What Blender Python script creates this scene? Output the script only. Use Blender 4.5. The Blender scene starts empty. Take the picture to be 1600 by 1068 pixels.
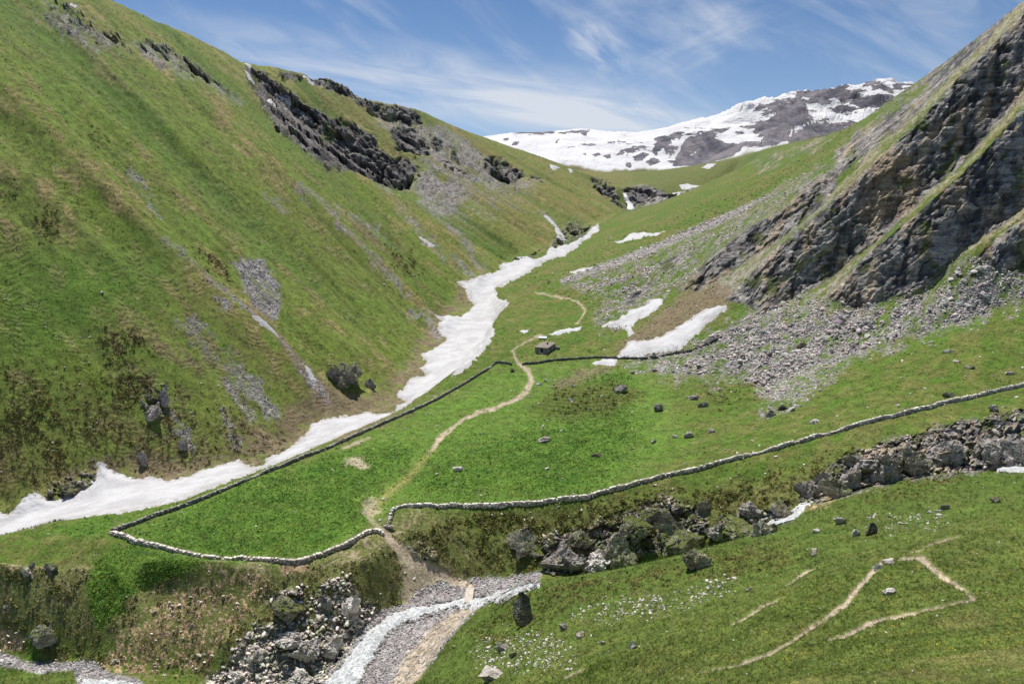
import bpy, math, random, time
import numpy as np
from mathutils import Vector, Matrix, Euler

T0 = time.time()
scene = bpy.context.scene
# ------------------------------------------------------------------ camera
F, CU, CV = 1600 * 24 / 36.0, 800.0, 534.0
PITCH = math.radians(10.82)
CP, SP = math.cos(PITCH), math.sin(PITCH)
cam_d = bpy.data.cameras.new("camera")
cam_d.lens, cam_d.sensor_width, cam_d.sensor_fit = 24, 36, 'HORIZONTAL'
cam_d.clip_start, cam_d.clip_end = 0.5, 30000
cam = bpy.data.objects.new("camera", cam_d)
cam.rotation_euler = (math.pi / 2 - PITCH, 0, 0)
scene.collection.objects.link(cam)
scene.camera = cam
# ------------------------------------------------------------------ light and exposure
SUN_DIR = Vector((-0.16, 0.37, 0.915)).normalized()
sun_d = bpy.data.lights.new("sun", 'SUN')
sun_d.energy, sun_d.angle, sun_d.color = 4.7, math.radians(0.5), (1.0, 0.95, 0.88)
sun = bpy.data.objects.new("sun", sun_d)
sun.rotation_euler = SUN_DIR.to_track_quat('Z', 'Y').to_euler()
scene.collection.objects.link(sun)
scene.view_settings.view_transform = 'Standard'
scene.view_settings.look = 'None'
scene.view_settings.exposure = 0.25
scene.view_settings.gamma = 1.0
scene.cycles.max_bounces = 4
scene.cycles.diffuse_bounces = 2
scene.cycles.glossy_bounces = 2
scene.cycles.transparent_max_bounces = 4
scene.cycles.caustics_reflective = False
scene.cycles.caustics_refractive = False


def lin(r, g, b, k=1.0):
    f = lambda c: (c / 12.92 if c <= 0.04045 else ((c + 0.055) / 1.055) ** 2.4)
    return np.array([f(r / 255) * k, f(g / 255) * k, f(b / 255) * k])


class Nodes:
    def __init__(self, tree):
        self.t = tree
        tree.nodes.clear()

    def n(self, kind, props=None, **ins):
        nd = self.t.nodes.new(kind)
        for k, v in (props or {}).items():
            setattr(nd, k, v)
        for k, v in ins.items():
            key = int(k[1:]) if k[0] == 'i' and k[1:].isdigit() else k.replace('_', ' ')
            self.set(nd.inputs[key], v)
        return nd

    def set(self, sock, v):
        if isinstance(v, bpy.types.NodeSocket):
            self.t.links.new(v, sock)
        elif hasattr(v, '__len__') and len(v) == 3 and sock.type == 'RGBA':
            sock.default_value = (*v, 1)
        else:
            sock.default_value = v

    def math(self, op, a, b=None, c=None, clamp=False):
        nd = self.t.nodes.new('ShaderNodeMath')
        nd.operation, nd.use_clamp = op, clamp
        for i, v in enumerate((a, b, c)):
            if v is not None:
                self.set(nd.inputs[i], v)
        return nd.outputs[0]

    def vmath(self, op, a, b=None):
        nd = self.t.nodes.new('ShaderNodeVectorMath')
        nd.operation = op
        self.set(nd.inputs[0], a)
        if b is not None:
            self.set(nd.inputs[3] if op == 'SCALE' else nd.inputs[1], b)
        return nd.outputs[0]

    def mix(self, fac, a, b, mode='MIX'):
        nd = self.t.nodes.new('ShaderNodeMix')
        nd.data_type, nd.blend_type = 'RGBA', mode
        self.set(nd.inputs[0], fac)
        self.set(nd.inputs[6], a)
        self.set(nd.inputs[7], b)
        return nd.outputs[2]

    def ramp(self, v, a, b):           # smooth 0..1 between a and b
        nd = self.t.nodes.new('ShaderNodeMapRange')
        nd.interpolation_type = 'SMOOTHSTEP'
        self.set(nd.inputs[0], v)
        nd.inputs[1].default_value, nd.inputs[2].default_value = a, b
        return nd.outputs[0]

    def noise(self, vec, scale, detail=3, rough=0.55, out=0, **kw):
        nd = self.t.nodes.new('ShaderNodeTexNoise')
        self.set(nd.inputs['Vector'], vec)
        nd.inputs['Scale'].default_value = scale
        nd.inputs['Detail'].default_value = detail
        nd.inputs['Roughness'].default_value = rough
        for k, v in kw.items():
            nd.inputs[k].default_value = v
        return nd.outputs[out]


# sky: Nishita plus thin cirrus streaks laid out by direction
world = bpy.data.worlds.new("World")
scene.world = world
world.use_nodes = True
W = Nodes(world.node_tree)
sky = W.n('ShaderNodeTexSky', dict(sky_type='NISHITA', sun_disc=False, sun_elevation=math.asin(SUN_DIR.z),
          sun_rotation=math.atan2(SUN_DIR.x, SUN_DIR.y), altitude=2300, air_density=1.0, dust_density=0.6, ozone_density=2.0))
tc = W.n('ShaderNodeTexCoord')
gen = tc.outputs['Generated']
sep = W.n('ShaderNodeSeparateXYZ', Vector=gen)
az = W.math('ARCTAN2', sep.outputs[0], sep.outputs[1])            # 0 ahead, + right
el = W.math('ARCSINE', sep.outputs[2])


def blob(a0, e0, ra, re, tilt):                                    # soft ellipse in the sky, radians
    ca, sa = math.cos(tilt), math.sin(tilt)
    da, de = W.math('SUBTRACT', az, a0), W.math('SUBTRACT', el, e0)
    p = W.math('ADD', W.math('MULTIPLY', da, ca / ra), W.math('MULTIPLY', de, sa / ra))
    q = W.math('ADD', W.math('MULTIPLY', da, -sa / re), W.math('MULTIPLY', de, ca / re))
    d = W.math('ADD', W.math('MULTIPLY', p, p), W.math('MULTIPLY', q, q))
    return W.ramp(d, 1.0, 0.0)


def streak(angle, sx, sy, seed, detail=6, rough=0.6, dist=0.6):
    ca, sa = math.cos(angle), math.sin(angle)
    p = W.math('MULTIPLY', W.math('ADD', W.math('MULTIPLY', az, ca), W.math('MULTIPLY', el, sa)), sx)
    q = W.math('MULTIPLY', W.math('ADD', W.math('MULTIPLY', az, -sa), W.math('MULTIPLY', el, ca)), sy)
    v = W.n('ShaderNodeCombineXYZ', X=p, Y=q, Z=seed).outputs[0]
    return W.noise(v, 1.0, detail, rough, Distortion=dist)


s1 = streak(-0.15, 4.0, 24.0, 1.3)
s2 = streak(-0.55, 5.0, 18.0, 7.7)
s3 = streak(0.25, 4.0, 12.0, 4.1)
band = blob(-0.10, 0.168, 0.46, 0.062, -0.13)
band2 = blob(0.12, 0.130, 0.26, 0.026, -0.12)
cl = W.math('MULTIPLY', band, W.ramp(s1, 0.22, 0.85))
cl = W.math('ADD', cl, W.math('MULTIPLY', W.math('MULTIPLY', band2, 0.7), W.ramp(s1, 0.30, 0.80)))
cl = W.math('ADD', cl, W.math('MULTIPLY', W.ramp(s2, 0.42, 0.80), 0.42))
cl = W.math('ADD', cl, W.math('MULTIPLY', W.math('MULTIPLY', blob(0.30, 0.27, 0.30, 0.10, 0.3), W.ramp(s3, 0.38, 0.75)), 0.55))
puff = W.math('MULTIPLY', blob(0.545, 0.292, 0.045, 0.012, 0.1), W.ramp(streak(0.1, 60, 90, 9.0), 0.42, 0.62))
puff2 = W.math('MULTIPLY', blob(0.12, 0.215, 0.07, 0.035, -0.6), W.ramp(streak(-0.6, 14, 40, 3.0), 0.40, 0.75))
cl = W.math('ADD', cl, W.math('MULTIPLY', puff, 1.0))
cl = W.math('ADD', cl, W.math('MULTIPLY', puff2, 0.7))
cl = W.math('ADD', cl, W.math('MULTIPLY', W.ramp(el, 0.30, 0.06), 0.16))
cl = W.math('MINIMUM', W.math('MULTIPLY', cl, 0.80), 0.85)
skyc = W.mix(1.0, sky.outputs[0], (0.86, 1.0, 1.12), 'MULTIPLY')
col = W.mix(cl, skyc, (8.6, 9.0, 9.7))
bg = W.n('ShaderNodeBackground', Color=col, Strength=0.073)
W.t.links.new(bg.outputs[0], W.n('ShaderNodeOutputWorld').inputs[0])


# ------------------------------------------------------------------ numpy noise
def _h(ix, iy, iz, seed):
    h = (ix.astype(np.uint32) * np.uint32(374761393) + iy.astype(np.uint32) * np.uint32(668265263)
         + iz.astype(np.uint32) * np.uint32(2246822519) + np.uint32((seed * 3266489917) & 0xffffffff))
    h = (h ^ (h >> np.uint32(13))) * np.uint32(1274126177)
    h = (h ^ (h >> np.uint32(15))) * np.uint32(2246822519)
    return ((h ^ (h >> np.uint32(16))) & np.uint32(0xffffff)).astype(np.float32) / np.float32(0xffffff)


def vnoise(x, y, z=None, seed=0):                                   # value noise in -1..1
    x = np.asarray(x, np.float32); y = np.asarray(y, np.float32)
    ix = np.floor(x).astype(np.int64); iy = np.floor(y).astype(np.int64)
    fx = x - ix; fy = y - iy
    fx = fx * fx * fx * (fx * (fx * 6 - 15) + 10); fy = fy * fy * fy * (fy * (fy * 6 - 15) + 10)
    if z is None:
        iz = np.zeros_like(ix)
        a = _h(ix, iy, iz, seed); b = _h(ix + 1, iy, iz, seed); c = _h(ix, iy + 1, iz, seed); d = _h(ix + 1, iy + 1, iz, seed)
        return 2 * ((a + (b - a) * fx) * (1 - fy) + (c + (d - c) * fx) * fy) - 1
    z = np.asarray(z, np.float32)
    iz = np.floor(z).astype(np.int64); fz = z - iz
    fz = fz * fz * fz * (fz * (fz * 6 - 15) + 10)
    o = []
    for k in (0, 1):
        a = _h(ix, iy, iz + k, seed); b = _h(ix + 1, iy, iz + k, seed); c = _h(ix, iy + 1, iz + k, seed); d = _h(ix + 1, iy + 1, iz + k, seed)
        o.append((a + (b - a) * fx) * (1 - fy) + (c + (d - c) * fx) * fy)
    return 2 * (o[0] * (1 - fz) + o[1] * fz) - 1


def fbm(x, y, z=None, octaves=4, gain=0.5, seed=0, ridged=False):
    tot = 0; amp = 1.0; norm = 0
    for k in range(octaves):
        m = 2.03 ** k
        n = vnoise(x * m + 17.3 * k, y * m - 9.1 * k, None if z is None else z * m + 5.7 * k, seed + k)
        if ridged:
            n = 1 - 2 * np.abs(n)
        tot = tot + n * amp; norm += amp; amp *= gain
    return tot / norm


def cells(x, y, z, seed=0):                                         # nearest-cell random value and edge distance
    ix = np.floor(x).astype(np.int64); iy = np.floor(y).astype(np.int64); iz = np.floor(z).astype(np.int64)
    d1 = np.full(x.shape, 9.0, np.float32); d2 = d1.copy(); val = np.zeros(x.shape, np.float32)
    for a in (-1, 0, 1):
        for b in (-1, 0, 1):
            for c in (-1, 0, 1):
                jx, jy, jz = ix + a, iy + b, iz + c
                d = ((jx + _h(jx, jy, jz, seed) - x) ** 2 + (jy + _h(jx, jy, jz, seed + 1) - y) ** 2 + (jz + _h(jx, jy, jz, seed + 2) - z) ** 2)
                near = d < d1
                d2 = np.where(near, d1, np.minimum(d2, d))
                val = np.where(near, _h(jx, jy, jz, seed + 3), val)
                d1 = np.where(near, d, d1)
    return val * 2 - 1, np.sqrt(d2) - np.sqrt(d1)


def smooth(a, b, x):
    t = np.clip((x - a) / (b - a), 0, 1)
    return t * t * (3 - 2 * t)


# ------------------------------------------------------------------ pixel of the photograph + forward distance <-> point
def at(u, v, Y):
    dx, dy = (u - CU) / F, -(v - CV) / F
    dY = CP + dy * SP; dZ = -SP + dy * CP
    return dx * Y / dY, Y, dZ * Y / dY


def project(X, Y, Z):
    d = Y * CP - Z * SP
    return CU + F * X / d, CV - F * (Y * SP + Z * CP) / d


# ------------------------------------------------------------------ breaklines of the land: (u, v, forward distance in m)
LINES = []


def L(*pts, left=False, right=False):
    p = [at(*q) for q in pts]
    p = [(x / y, math.log(y), z) for x, y, z in p]
    if left:
        p.insert(0, (-1.3, p[0][1], p[0][2]))
    if right:
        p.append((1.3, p[-1][1], p[-1][2]))
    LINES.append(p)


def RAW(*pts):                                                      # x, y, z in metres
    LINES.append([(x / y, math.log(y), z) for x, y, z in pts])


RAW((-14, 10, -9.5), (14, 10, -9.5))
# near slope: bottom of the frame, shoulder, hollow, crest above the gorge
L((640, 1068, 90), (700, 1068, 80), (800, 1068, 66), (950, 1068, 52), (1100, 1068, 42), (1250, 1068, 34), (1400, 1068, 27), (1600, 1068, 22), (1900, 1075, 19), right=True)
L((900, 1040, 56), (1030, 1000, 56), (1150, 965, 55), (1270, 905, 56), (1380, 868, 58), (1480, 845, 62), (1600, 800, 66), (1900, 750, 72), right=True)
L((850, 985, 79), (1000, 955, 74), (1150, 925, 73), (1290, 855, 78), (1450, 808, 84), (1600, 775, 86), (1900, 755, 90), right=True)
L((665, 1045, 95), (695, 1000, 97), (745, 950, 104), (790, 922, 104), (840, 905, 102), (950, 893, 96), (1060, 868, 92), (1130, 850, 90), (1215, 838, 92), (1290, 790, 100), (1400, 755, 104), (1500, 733, 108), (1600, 738, 104), (1900, 742, 104), right=True)
RAW((-100, 70, -80), (-60, 72, -79), (-22, 76, -78), (-14, 86, -76.5))
RAW((-12, 20, -24), (-20, 40, -50), (-26, 60, -70))
# gravel flat beside the stream and foot of the near slope
L((600, 1068, 98), (650, 1005, 107), (700, 965, 114), (740, 942, 119))
# stream
RAW((-140, 104, -79.5), (-95, 104, -78.6), (-82, 106, -77.9))
L((-60, 1030, 108), (0, 1037, 107), (100, 1052, 104.5), (210, 1062, 102), (330, 1085, 100.5), (440, 1085, 99), (520, 1068, 100), (570, 1000, 110), (650, 955, 118), (735, 935, 122))
a = at(735, 935, 122)
b = at(1215, 822, 130)
RAW(a, (8, 127, -73.6), (22, 128.5, -71.5), (40, 128.5, -67), b)
L((1215, 822, 130), (1255, 795, 133), (1330, 768, 136), (1420, 748, 138), (1500, 742, 139), (1590, 737, 140), (1800, 730, 150), right=True)
# foot of the north side of the gorge
L((-60, 1012, 111), (0, 1015, 110.5), (60, 1035, 107.5), (140, 1030, 107.5), (200, 1045, 105.5), (330, 1066, 103.5), (440, 1066, 102), (490, 1050, 104), (540, 1010, 109.5), (590, 965, 118), (640, 942, 122), (690, 915, 127), (740, 905, 128.5), (790, 897, 130), (850, 890, 131.5), (1000, 888, 131), (1130, 860, 131.5), (1205, 818, 132.5), (1240, 790, 135.5), (1320, 768, 137.5), (1420, 747, 139.5), (1600, 733, 141.5), (1800, 726, 152), right=True)
# rim of the gorge, north side
L((-60, 918, 127), (0, 908, 126), (100, 912, 122.5), (200, 922, 118), (330, 935, 114.5), (450, 930, 113.5), (520, 912, 115.5), (580, 872, 122.5), (610, 850, 129), (640, 835, 133), (760, 808, 139.5), (830, 812, 139.5), (900, 813, 139.5), (960, 800, 141), (1040, 775, 143.5), (1120, 770, 143), (1200, 757, 143.5), (1260, 735, 144), (1340, 705, 147), (1420, 690, 149), (1480, 665, 151), (1600, 640, 157), (1800, 600, 172), right=True)
# walled meadow
L((475, 880, 118), (350, 878, 121), (250, 856, 126), (175, 832, 134), (60, 850, 137), (-60, 880, 138), left=True)
L((475, 882, 118), (595, 825, 132), (605, 815, 135), (625, 794, 140), (830, 787, 142), (1000, 753, 148), (1200, 705, 154), (1400, 650, 160), (1600, 603, 172), (1800, 560, 186), right=True)
L((175, 832, 134), (300, 787, 148), (400, 745, 163), (520, 697, 186), (600, 662, 206), (690, 620, 236), (760, 580, 262), (775, 566, 272), (805, 570, 270), (900, 562, 276), (960, 557, 282))
L((700, 700, 185), (850, 650, 212), (1000, 640, 208), (1150, 650, 196))
# meadow's outer edge above the snow
L((-60, 856, 145), (85, 815, 148), (200, 803, 150), (290, 784, 155), (420, 732, 176), (500, 697, 192), (600, 655, 213), (640, 634, 232), (690, 598, 258), (740, 560, 275), (765, 532, 300), (775, 512, 330), (768, 492, 360), (800, 472, 390), (778, 455, 440), (800, 437, 475), (840, 418, 540), (872, 407, 620), (900, 386, 720), (945, 350, 850), (985, 330, 1020))
# gully floor under the snow
L((-60, 850, 168), (0, 826, 166), (180, 775, 178), (400, 722, 198), (540, 672, 224), (630, 622, 262), (668, 575, 305), (720, 512, 385), (750, 470, 450), (775, 437, 520), (822, 405, 620), (870, 388, 690), (945, 348, 860), (975, 331, 1010), (987, 327, 1110))
L((640, 630, 256), (690, 592, 285), (740, 553, 325), (768, 526, 360), (772, 508, 385), (768, 488, 410), (775, 462, 458))
# foot of the hillside on the far side of the snow
L((-60, 800, 172), (60, 770, 176), (150, 740, 186), (300, 733, 194), (420, 710, 204), (500, 655, 236), (590, 640, 250), (640, 570, 305), (690, 490, 405), (720, 440, 485), (800, 398, 615), (850, 384, 690), (935, 344, 870), (975, 327, 1020), left=True)
# skyline of that hillside and the drop behind it
SKY_L = [(-320, -250, 330), (0, -70, 400), (130, -20, 430), (250, 32, 520), (330, 68, 590), (383, 97, 650), (440, 104, 700), (500, 117, 745), (548, 131, 790), (562, 150, 820), (652, 168, 880), (690, 187, 960), (760, 215, 1080), (850, 245, 1150), (930, 275, 1180), (960, 290, 1150)]
L(*SKY_L, left=True)
RAW(*[(x * 1.12, y * 1.12, z * 1.04 - 14) for x, y, z in (at(*p) for p in SKY_L)])
# crags of the left skyline: foot and top of the rock band
L((385, 110, 640), (430, 165, 632), (480, 205, 640), (540, 245, 655), (610, 288, 670), (648, 282, 700))
L((392, 100, 646), (450, 132, 660), (520, 182, 690), (585, 210, 720), (642, 245, 735))
L((565, 182, 800), (640, 196, 835))
L((560, 152, 812), (600, 158, 838), (652, 169, 872))
L((478, 128, 715), (520, 142, 745), (548, 150, 775))
L((478, 117, 722), (520, 124, 756), (548, 132, 788))
L((765, 268, 930), (815, 282, 950))
L((755, 250, 945), (812, 266, 965))
# plateau, waterfall cliff
L((935, 282, 1170), (962, 292, 1172), (1000, 290, 1178), (1050, 303, 1185), (1085, 293, 1195), (1140, 288, 1215))
L((955, 310, 1135), (985, 326, 1120), (1010, 322, 1125), (1048, 312, 1135), (1085, 303, 1160), (1138, 291, 1195))
L((985, 327, 1100), (1040, 315, 1105), (1100, 303, 1080), (1150, 292, 1050))
L((820, 250, 1500), (900, 266, 1550), (980, 271, 1600), (1050, 264, 1550), (1130, 249, 1350), (1200, 228, 1050), (1250, 220, 880), (1290, 212, 740), (1330, 195, 600), (1400, 150, 490), (1440, 122, 460), (1500, 82, 430), (1600, 0, 410), (1800, -170, 390), right=True)
RAW(*[(x * 1.15, y * 1.15, z * 1.02 - 25) for x, y, z in (at(*p) for p in [(820, 250, 1500), (980, 271, 1600), (1130, 249, 1350), (1200, 228, 1050), (1290, 212, 740), (1330, 195, 600), (1400, 150, 490), (1500, 82, 430), (1600, 0, 410), (1800, -170, 390)])])
# right side: scree stripe, scree foot, foot of the crags
L((850, 452, 430), (915, 486, 365), (960, 530, 315))
L((880, 440, 440), (1000, 395, 490), (1100, 355, 535), (1190, 315, 560), (1290, 262, 560))
L((960, 557, 282), (1080, 583, 243), (1200, 606, 224), (1290, 562, 222), (1400, 532, 220), (1500, 502, 220), (1600, 468, 222), (1800, 400, 226), right=True)
L((985, 468, 385), (1065, 458, 325), (1138, 470, 291), (1200, 489, 268), (1300, 472, 254), (1340, 487, 246), (1400, 468, 242), (1455, 460, 238))
L((1455, 458, 239.5), (1482, 408, 242), (1500, 389, 243.5), (1545, 362, 244.5), (1600, 322, 246), (1700, 225, 250), (1800, 130, 255))
L((1500, 399, 239), (1557, 369, 237.5), (1600, 335, 238.5), (1700, 250, 242), (1800, 165, 246))
L((1490, 425, 235), (1535, 414, 232.5), (1575, 428, 230), (1640, 402, 231.5), (1800, 300, 238))
# rock steps of the right side: top edge of each, then the ledge behind it
L((1064, 450, 330), (1102, 412, 330), (1171, 354, 330), (1226, 325, 329), (1261, 292, 327), (1306, 266, 326), (1380, 205, 326))
L((1132, 467, 291), (1211, 387, 291), (1291, 323, 284), (1355, 263, 281), (1435, 193, 281), (1485, 131, 283), (1560, 60, 287), (1800, -150, 298))
L((1092, 454, 320), (1161, 413, 319), (1226, 370, 316), (1276, 328, 313), (1306, 295, 312), (1362, 236, 310), (1476, 126, 318), (1550, 48, 325))
L((1291, 463, 257), (1370, 383, 253), (1440, 325, 250), (1500, 274, 250.5), (1545, 229, 253), (1600, 166, 257), (1800, -30, 268))
L((1196, 489, 273), (1296, 438, 274), (1370, 376, 269), (1432, 318, 268), (1494, 264, 269), (1537, 217, 271), (1592, 152, 274), (1795, -45, 284))
# snow mountains
L((820, 262, 2300), (950, 272, 2300), (1060, 264, 2250), (1130, 252, 2200), (1200, 232, 2150), (1330, 205, 2100), left=True, right=True)
RIDGE = [(300, 250, 3900), (600, 235, 3800), (755, 213, 3700), (800, 207, 3650), (860, 205, 3600), (900, 200, 3550), (925, 200, 3550), (965, 215, 3600), (1010, 212, 3650), (1060, 193, 3700), (1095, 190, 3700), (1130, 191, 3500), (1180, 167, 3300), (1215, 149, 3200), (1242, 137, 3150), (1257, 132, 3150), (1275, 140, 3150), (1295, 148, 3150), (1322, 149, 3150), (1340, 138, 3120), (1352, 129, 3100), (1364, 125, 3100), (1378, 131, 3100), (1392, 131, 3100), (1402, 127, 3100), (1410, 138, 3100), (1425, 142, 3100), (1500, 150, 3150), (1800, 150, 3300)]
L(*RIDGE, left=True, right=True)
L((1030, 232, 2750), (1080, 205, 2780), (1150, 222, 2700), (1230, 205, 2650), (1330, 190, 2600))
L((1060, 257, 2500), (1100, 255, 2500), (1150, 245, 2500))
RAW(*[(x * 1.2, y * 1.2, z * 0.85) for x, y, z in (at(*p) for p in RIDGE)])
RAW((-7500, 5600, 150), (7500, 5600, 150))

Q = 1.0                                                             # mesh quality
S0, S1, E0, E1 = -1.06, 1.06, math.log(10.0), math.log(5600.0)
NS, NL = 424, 904


def solve(ns, nl):
    num = np.zeros((nl, ns)); den = np.zeros((nl, ns))
    for p in LINES:
        for (sa, la, za), (sb, lb, zb) in zip(p[:-1], p[1:]):
            n = int(max(abs(sb - sa) / (S1 - S0) * ns, abs(lb - la) / (E1 - E0) * nl) * 3) + 2
            t = np.linspace(0, 1, n)
            i = np.round((la + (lb - la) * t - E0) / (E1 - E0) * (nl - 1)).astype(int)
            j = np.round((sa + (sb - sa) * t - S0) / (S1 - S0) * (ns - 1)).astype(int)
            ok = (i >= 0) & (i < nl) & (j >= 0) & (j < ns)
            np.add.at(num, (i[ok], j[ok]), (za + (zb - za) * t)[ok]); np.add.at(den, (i[ok], j[ok]), 1)
    return num / np.maximum(den, 1), den > 0


def resize(a, nl, ns):
    i = np.linspace(0, a.shape[0] - 1, nl); j = np.linspace(0, a.shape[1] - 1, ns)
    i0 = np.minimum(i.astype(int), a.shape[0] - 2); j0 = np.minimum(j.astype(int), a.shape[1] - 2)
    fi = (i - i0)[:, None]; fj = (j - j0)[None, :]
    A = a[i0][:, j0]; B = a[i0][:, j0 + 1]; C = a[i0 + 1][:, j0]; D = a[i0 + 1][:, j0 + 1]
    return (A * (1 - fj) + B * fj) * (1 - fi) + (C * (1 - fj) + D * fj) * fi


z = None
for lev, iters in ((16, 900), (8, 500), (4, 260), (2, 140), (1, 90)):
    ns, nl = NS // lev, NL // lev
    pz, pm = solve(ns, nl)
    z = np.full((nl, ns), float(pz[pm].mean())) if z is None else resize(z, nl, ns)
    z[pm] = pz[pm]
    for k in range(iters):
        p = np.pad(z, 1, mode='edge')
        z = 0.25 * (p[:-2, 1:-1] + p[2:, 1:-1] + p[1:-1, :-2] + p[1:-1, 2:])
        z[pm] = pz[pm]


def blur(a, n=1, axis=None):
    for _ in range(n):
        if axis in (None, 0):
            p = np.pad(a, ((1, 1), (0, 0)), mode='edge'); a = 0.25 * p[:-2] + 0.5 * p[1:-1] + 0.25 * p[2:]
        if axis in (None, 1):
            p = np.pad(a, ((0, 0), (1, 1)), mode='edge'); a = 0.25 * p[:, :-2] + 0.5 * p[:, 1:-1] + 0.25 * p[:, 2:]
    return a


z = blur(z, 2)
# resample: rows of each column are spread evenly over what it shows
NC, NR = int(1000 * Q), int(1150 * Q)
zf = resize(z, NL, NC)
lf = np.linspace(E0, E1, NL)
tf = zf / np.exp(lf)[:, None]
dt = np.abs(np.diff(tf, axis=0)) * F * np.where(tf[1:] < -0.83, 0.12, 1.0)
dl = np.diff(lf)[:, None] * np.ones((1, NC))
meas = np.sqrt(dt ** 2 + (38 * dl) ** 2)
meas = blur(meas, 6, 1)
cum = np.vstack([np.zeros((1, NC)), np.cumsum(meas, 0)])
cum = blur(cum, 4, 1)
Lg = np.empty((NR, NC)); Zg = np.empty((NR, NC))
for c in range(NC):
    q = np.linspace(0, cum[-1, c], NR)
    Lg[:, c] = np.interp(q, cum[:, c], lf)
    Zg[:, c] = np.interp(Lg[:, c], lf, zf[:, c])
sg = np.linspace(S0, S1, NC)[None, :] * np.ones((NR, 1))
Y = np.exp(Lg); X = sg * Y; Z = Zg
print("terrain solved", round(time.time() - T0, 1))
U, V = project(X, Y, Z)
# relief of the snow mountains
far_w = smooth(1950, 2500, Y)
ridge_keep = smooth(0, 160, np.abs(Y - np.interp(sg, [at(*p)[0] / p[2] for p in RIDGE], [p[2] for p in RIDGE])))
mamp = 14 + 70 * smooth(1000, 1250, U)
mr = fbm(X / 330 + Z / 260, Y / 420, Z / 300, octaves=4, gain=0.5, seed=61, ridged=True)
Z = Z + far_w * mr * mamp * (0.2 + 0.8 * ridge_keep)
Z = Z + far_w * fbm(X / 45, Y / 160, octaves=3, gain=0.6, seed=62) * (4 + 18 * smooth(1180, 1260, U))
Yfar = far_w * 60 * fbm(X / 150, Z / 90, Y / 400, octaves=3, seed=63) * ridge_keep
U, V = project(X + Yfar * sg * 0.5, Y + Yfar, Z)
# ------------------------------------------------------------------ zones of the ground
wu = U + 5.0 * fbm(U / 22, V / 22, seed=3) + 2.5 * vnoise(U / 6, V / 6, seed=4)
wv = V + 5.0 * fbm(U / 22, V / 22, seed=5) + 2.5 * vnoise(U / 6, V / 6, seed=6)


def seg_dist(px, py, a, b):
    vx, vy = b[0] - a[0], b[1] - a[1]
    t = np.clip(((px - a[0]) * vx + (py - a[1]) * vy) / (vx * vx + vy * vy + 1e-9), 0, 1)
    return np.hypot(px - a[0] - t * vx, py - a[1] - t * vy), t


def poly_sd(pts, y0=0, y1=1e5, warp=1.0, pad=30):                   # signed distance in photograph pixels, + inside
    pts = [tuple(p[:2]) for p in pts]
    us = [p[0] for p in pts]; vs = [p[1] for p in pts]
    out = np.full(U.shape, -99.0)
    m = (U > min(us) - pad) & (U < max(us) + pad) & (V > min(vs) - pad) & (V < max(vs) + pad) & (Y > y0) & (Y < y1)
    if not m.any():
        return out
    px = U[m] + (wu[m] - U[m]) * warp; py = V[m] + (wv[m] - V[m]) * warp
    d = np.full(px.shape, 1e9); ins = np.zeros(px.shape, bool)
    for a, b in zip(pts, pts[1:] + pts[:1]):
        d = np.minimum(d, seg_dist(px, py, a, b)[0])
        if a[1] != b[1]:
            ins ^= ((a[1] > py) != (b[1] > py)) & (px < (b[0] - a[0]) * (py - a[1]) / (b[1] - a[1]) + a[0])
    out[m] = np.where(ins, d, -d)
    return out


def line_sd(pts, y0=0, y1=1e5, warp=0.4):                           # (u, v, width): + inside
    us = [p[0] for p in pts]; vs = [p[1] for p in pts]
    out = np.full(U.shape, -99.0)
    m = (U > min(us) - 40) & (U < max(us) + 40) & (V > min(vs) - 40) & (V < max(vs) + 40) & (Y > y0) & (Y < y1)
    if not m.any():
        return out
    px = U[m] + (wu[m] - U[m]) * warp; py = V[m] + (wv[m] - V[m]) * warp
    best = np.full(px.shape, -1e9)
    for a, b in zip(pts[:-1], pts[1:]):
        d, t = seg_dist(px, py, a, b)
        best = np.maximum(best, (a[2] + (b[2] - a[2]) * t) / 2 - d)
    out[m] = best
    return out


n_fine0 = fbm(U / 7, V / 7, octaves=2, seed=16)


def zone(pts, y0=0, y1=1e5, soft=6, warp=1.5):
    return smooth(-soft, soft, poly_sd(pts, y0, y1, warp))


def trail(pts, y0=0, y1=1e5, soft=2.0, warp=0.4):
    return smooth(-soft, soft, line_sd(pts, y0, y1, warp))


def ptrail(pts, y0=0, y1=1e5, soft=1.6, warp=0.6, k=0.72):
    p = [(a, b, c * k) for a, b, c in pts]
    return trail(p, y0, y1, soft, warp) * smooth(-0.9, -0.2, n_fine0)


def fn_of_s(*pts):                                                  # forward distance of a ground line as a function of x/y
    q = sorted((x / y, y) for x, y, _ in (at(*p) for p in pts))
    return np.interp(sg, [a for a, b in q], [b for a, b in q])


Ygully = fn_of_s((-60, 850, 164), (0, 826, 166), (180, 775, 178), (400, 722, 196), (540, 672, 222), (630, 622, 258), (668, 575, 305), (720, 512, 385), (750, 470, 450), (775, 437, 520), (822, 405, 620), (870, 388, 690), (945, 348, 860), (975, 331, 1010), (987, 327, 1120), (1140, 291, 1200))
Ystream = fn_of_s((-60, 1030, 108), (0, 1037, 107), (100, 1052, 104.5), (210, 1062, 102), (440, 1085, 99), (520, 1068, 100), (570, 1000, 110), (650, 955, 118), (735, 935, 122), (840, 905, 127.5), (1000, 888, 128.5), (1215, 822, 130), (1330, 768, 136), (1420, 748, 138), (1590, 737, 140), (1800, 730, 150))
Yscree = fn_of_s((850, 452, 430), (915, 486, 365), (960, 557, 282), (1080, 583, 243), (1200, 606, 224), (1290, 562, 222), (1400, 532, 220), (1500, 502, 220), (1600, 468, 222), (1800, 400, 226))
Ysky = fn_of_s(*SKY_L)
is_near = Y < Ystream
is_left = (Y > Ygully) & (sg < 0.175) & (Y < 2000)
is_far = Y > 1950
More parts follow.
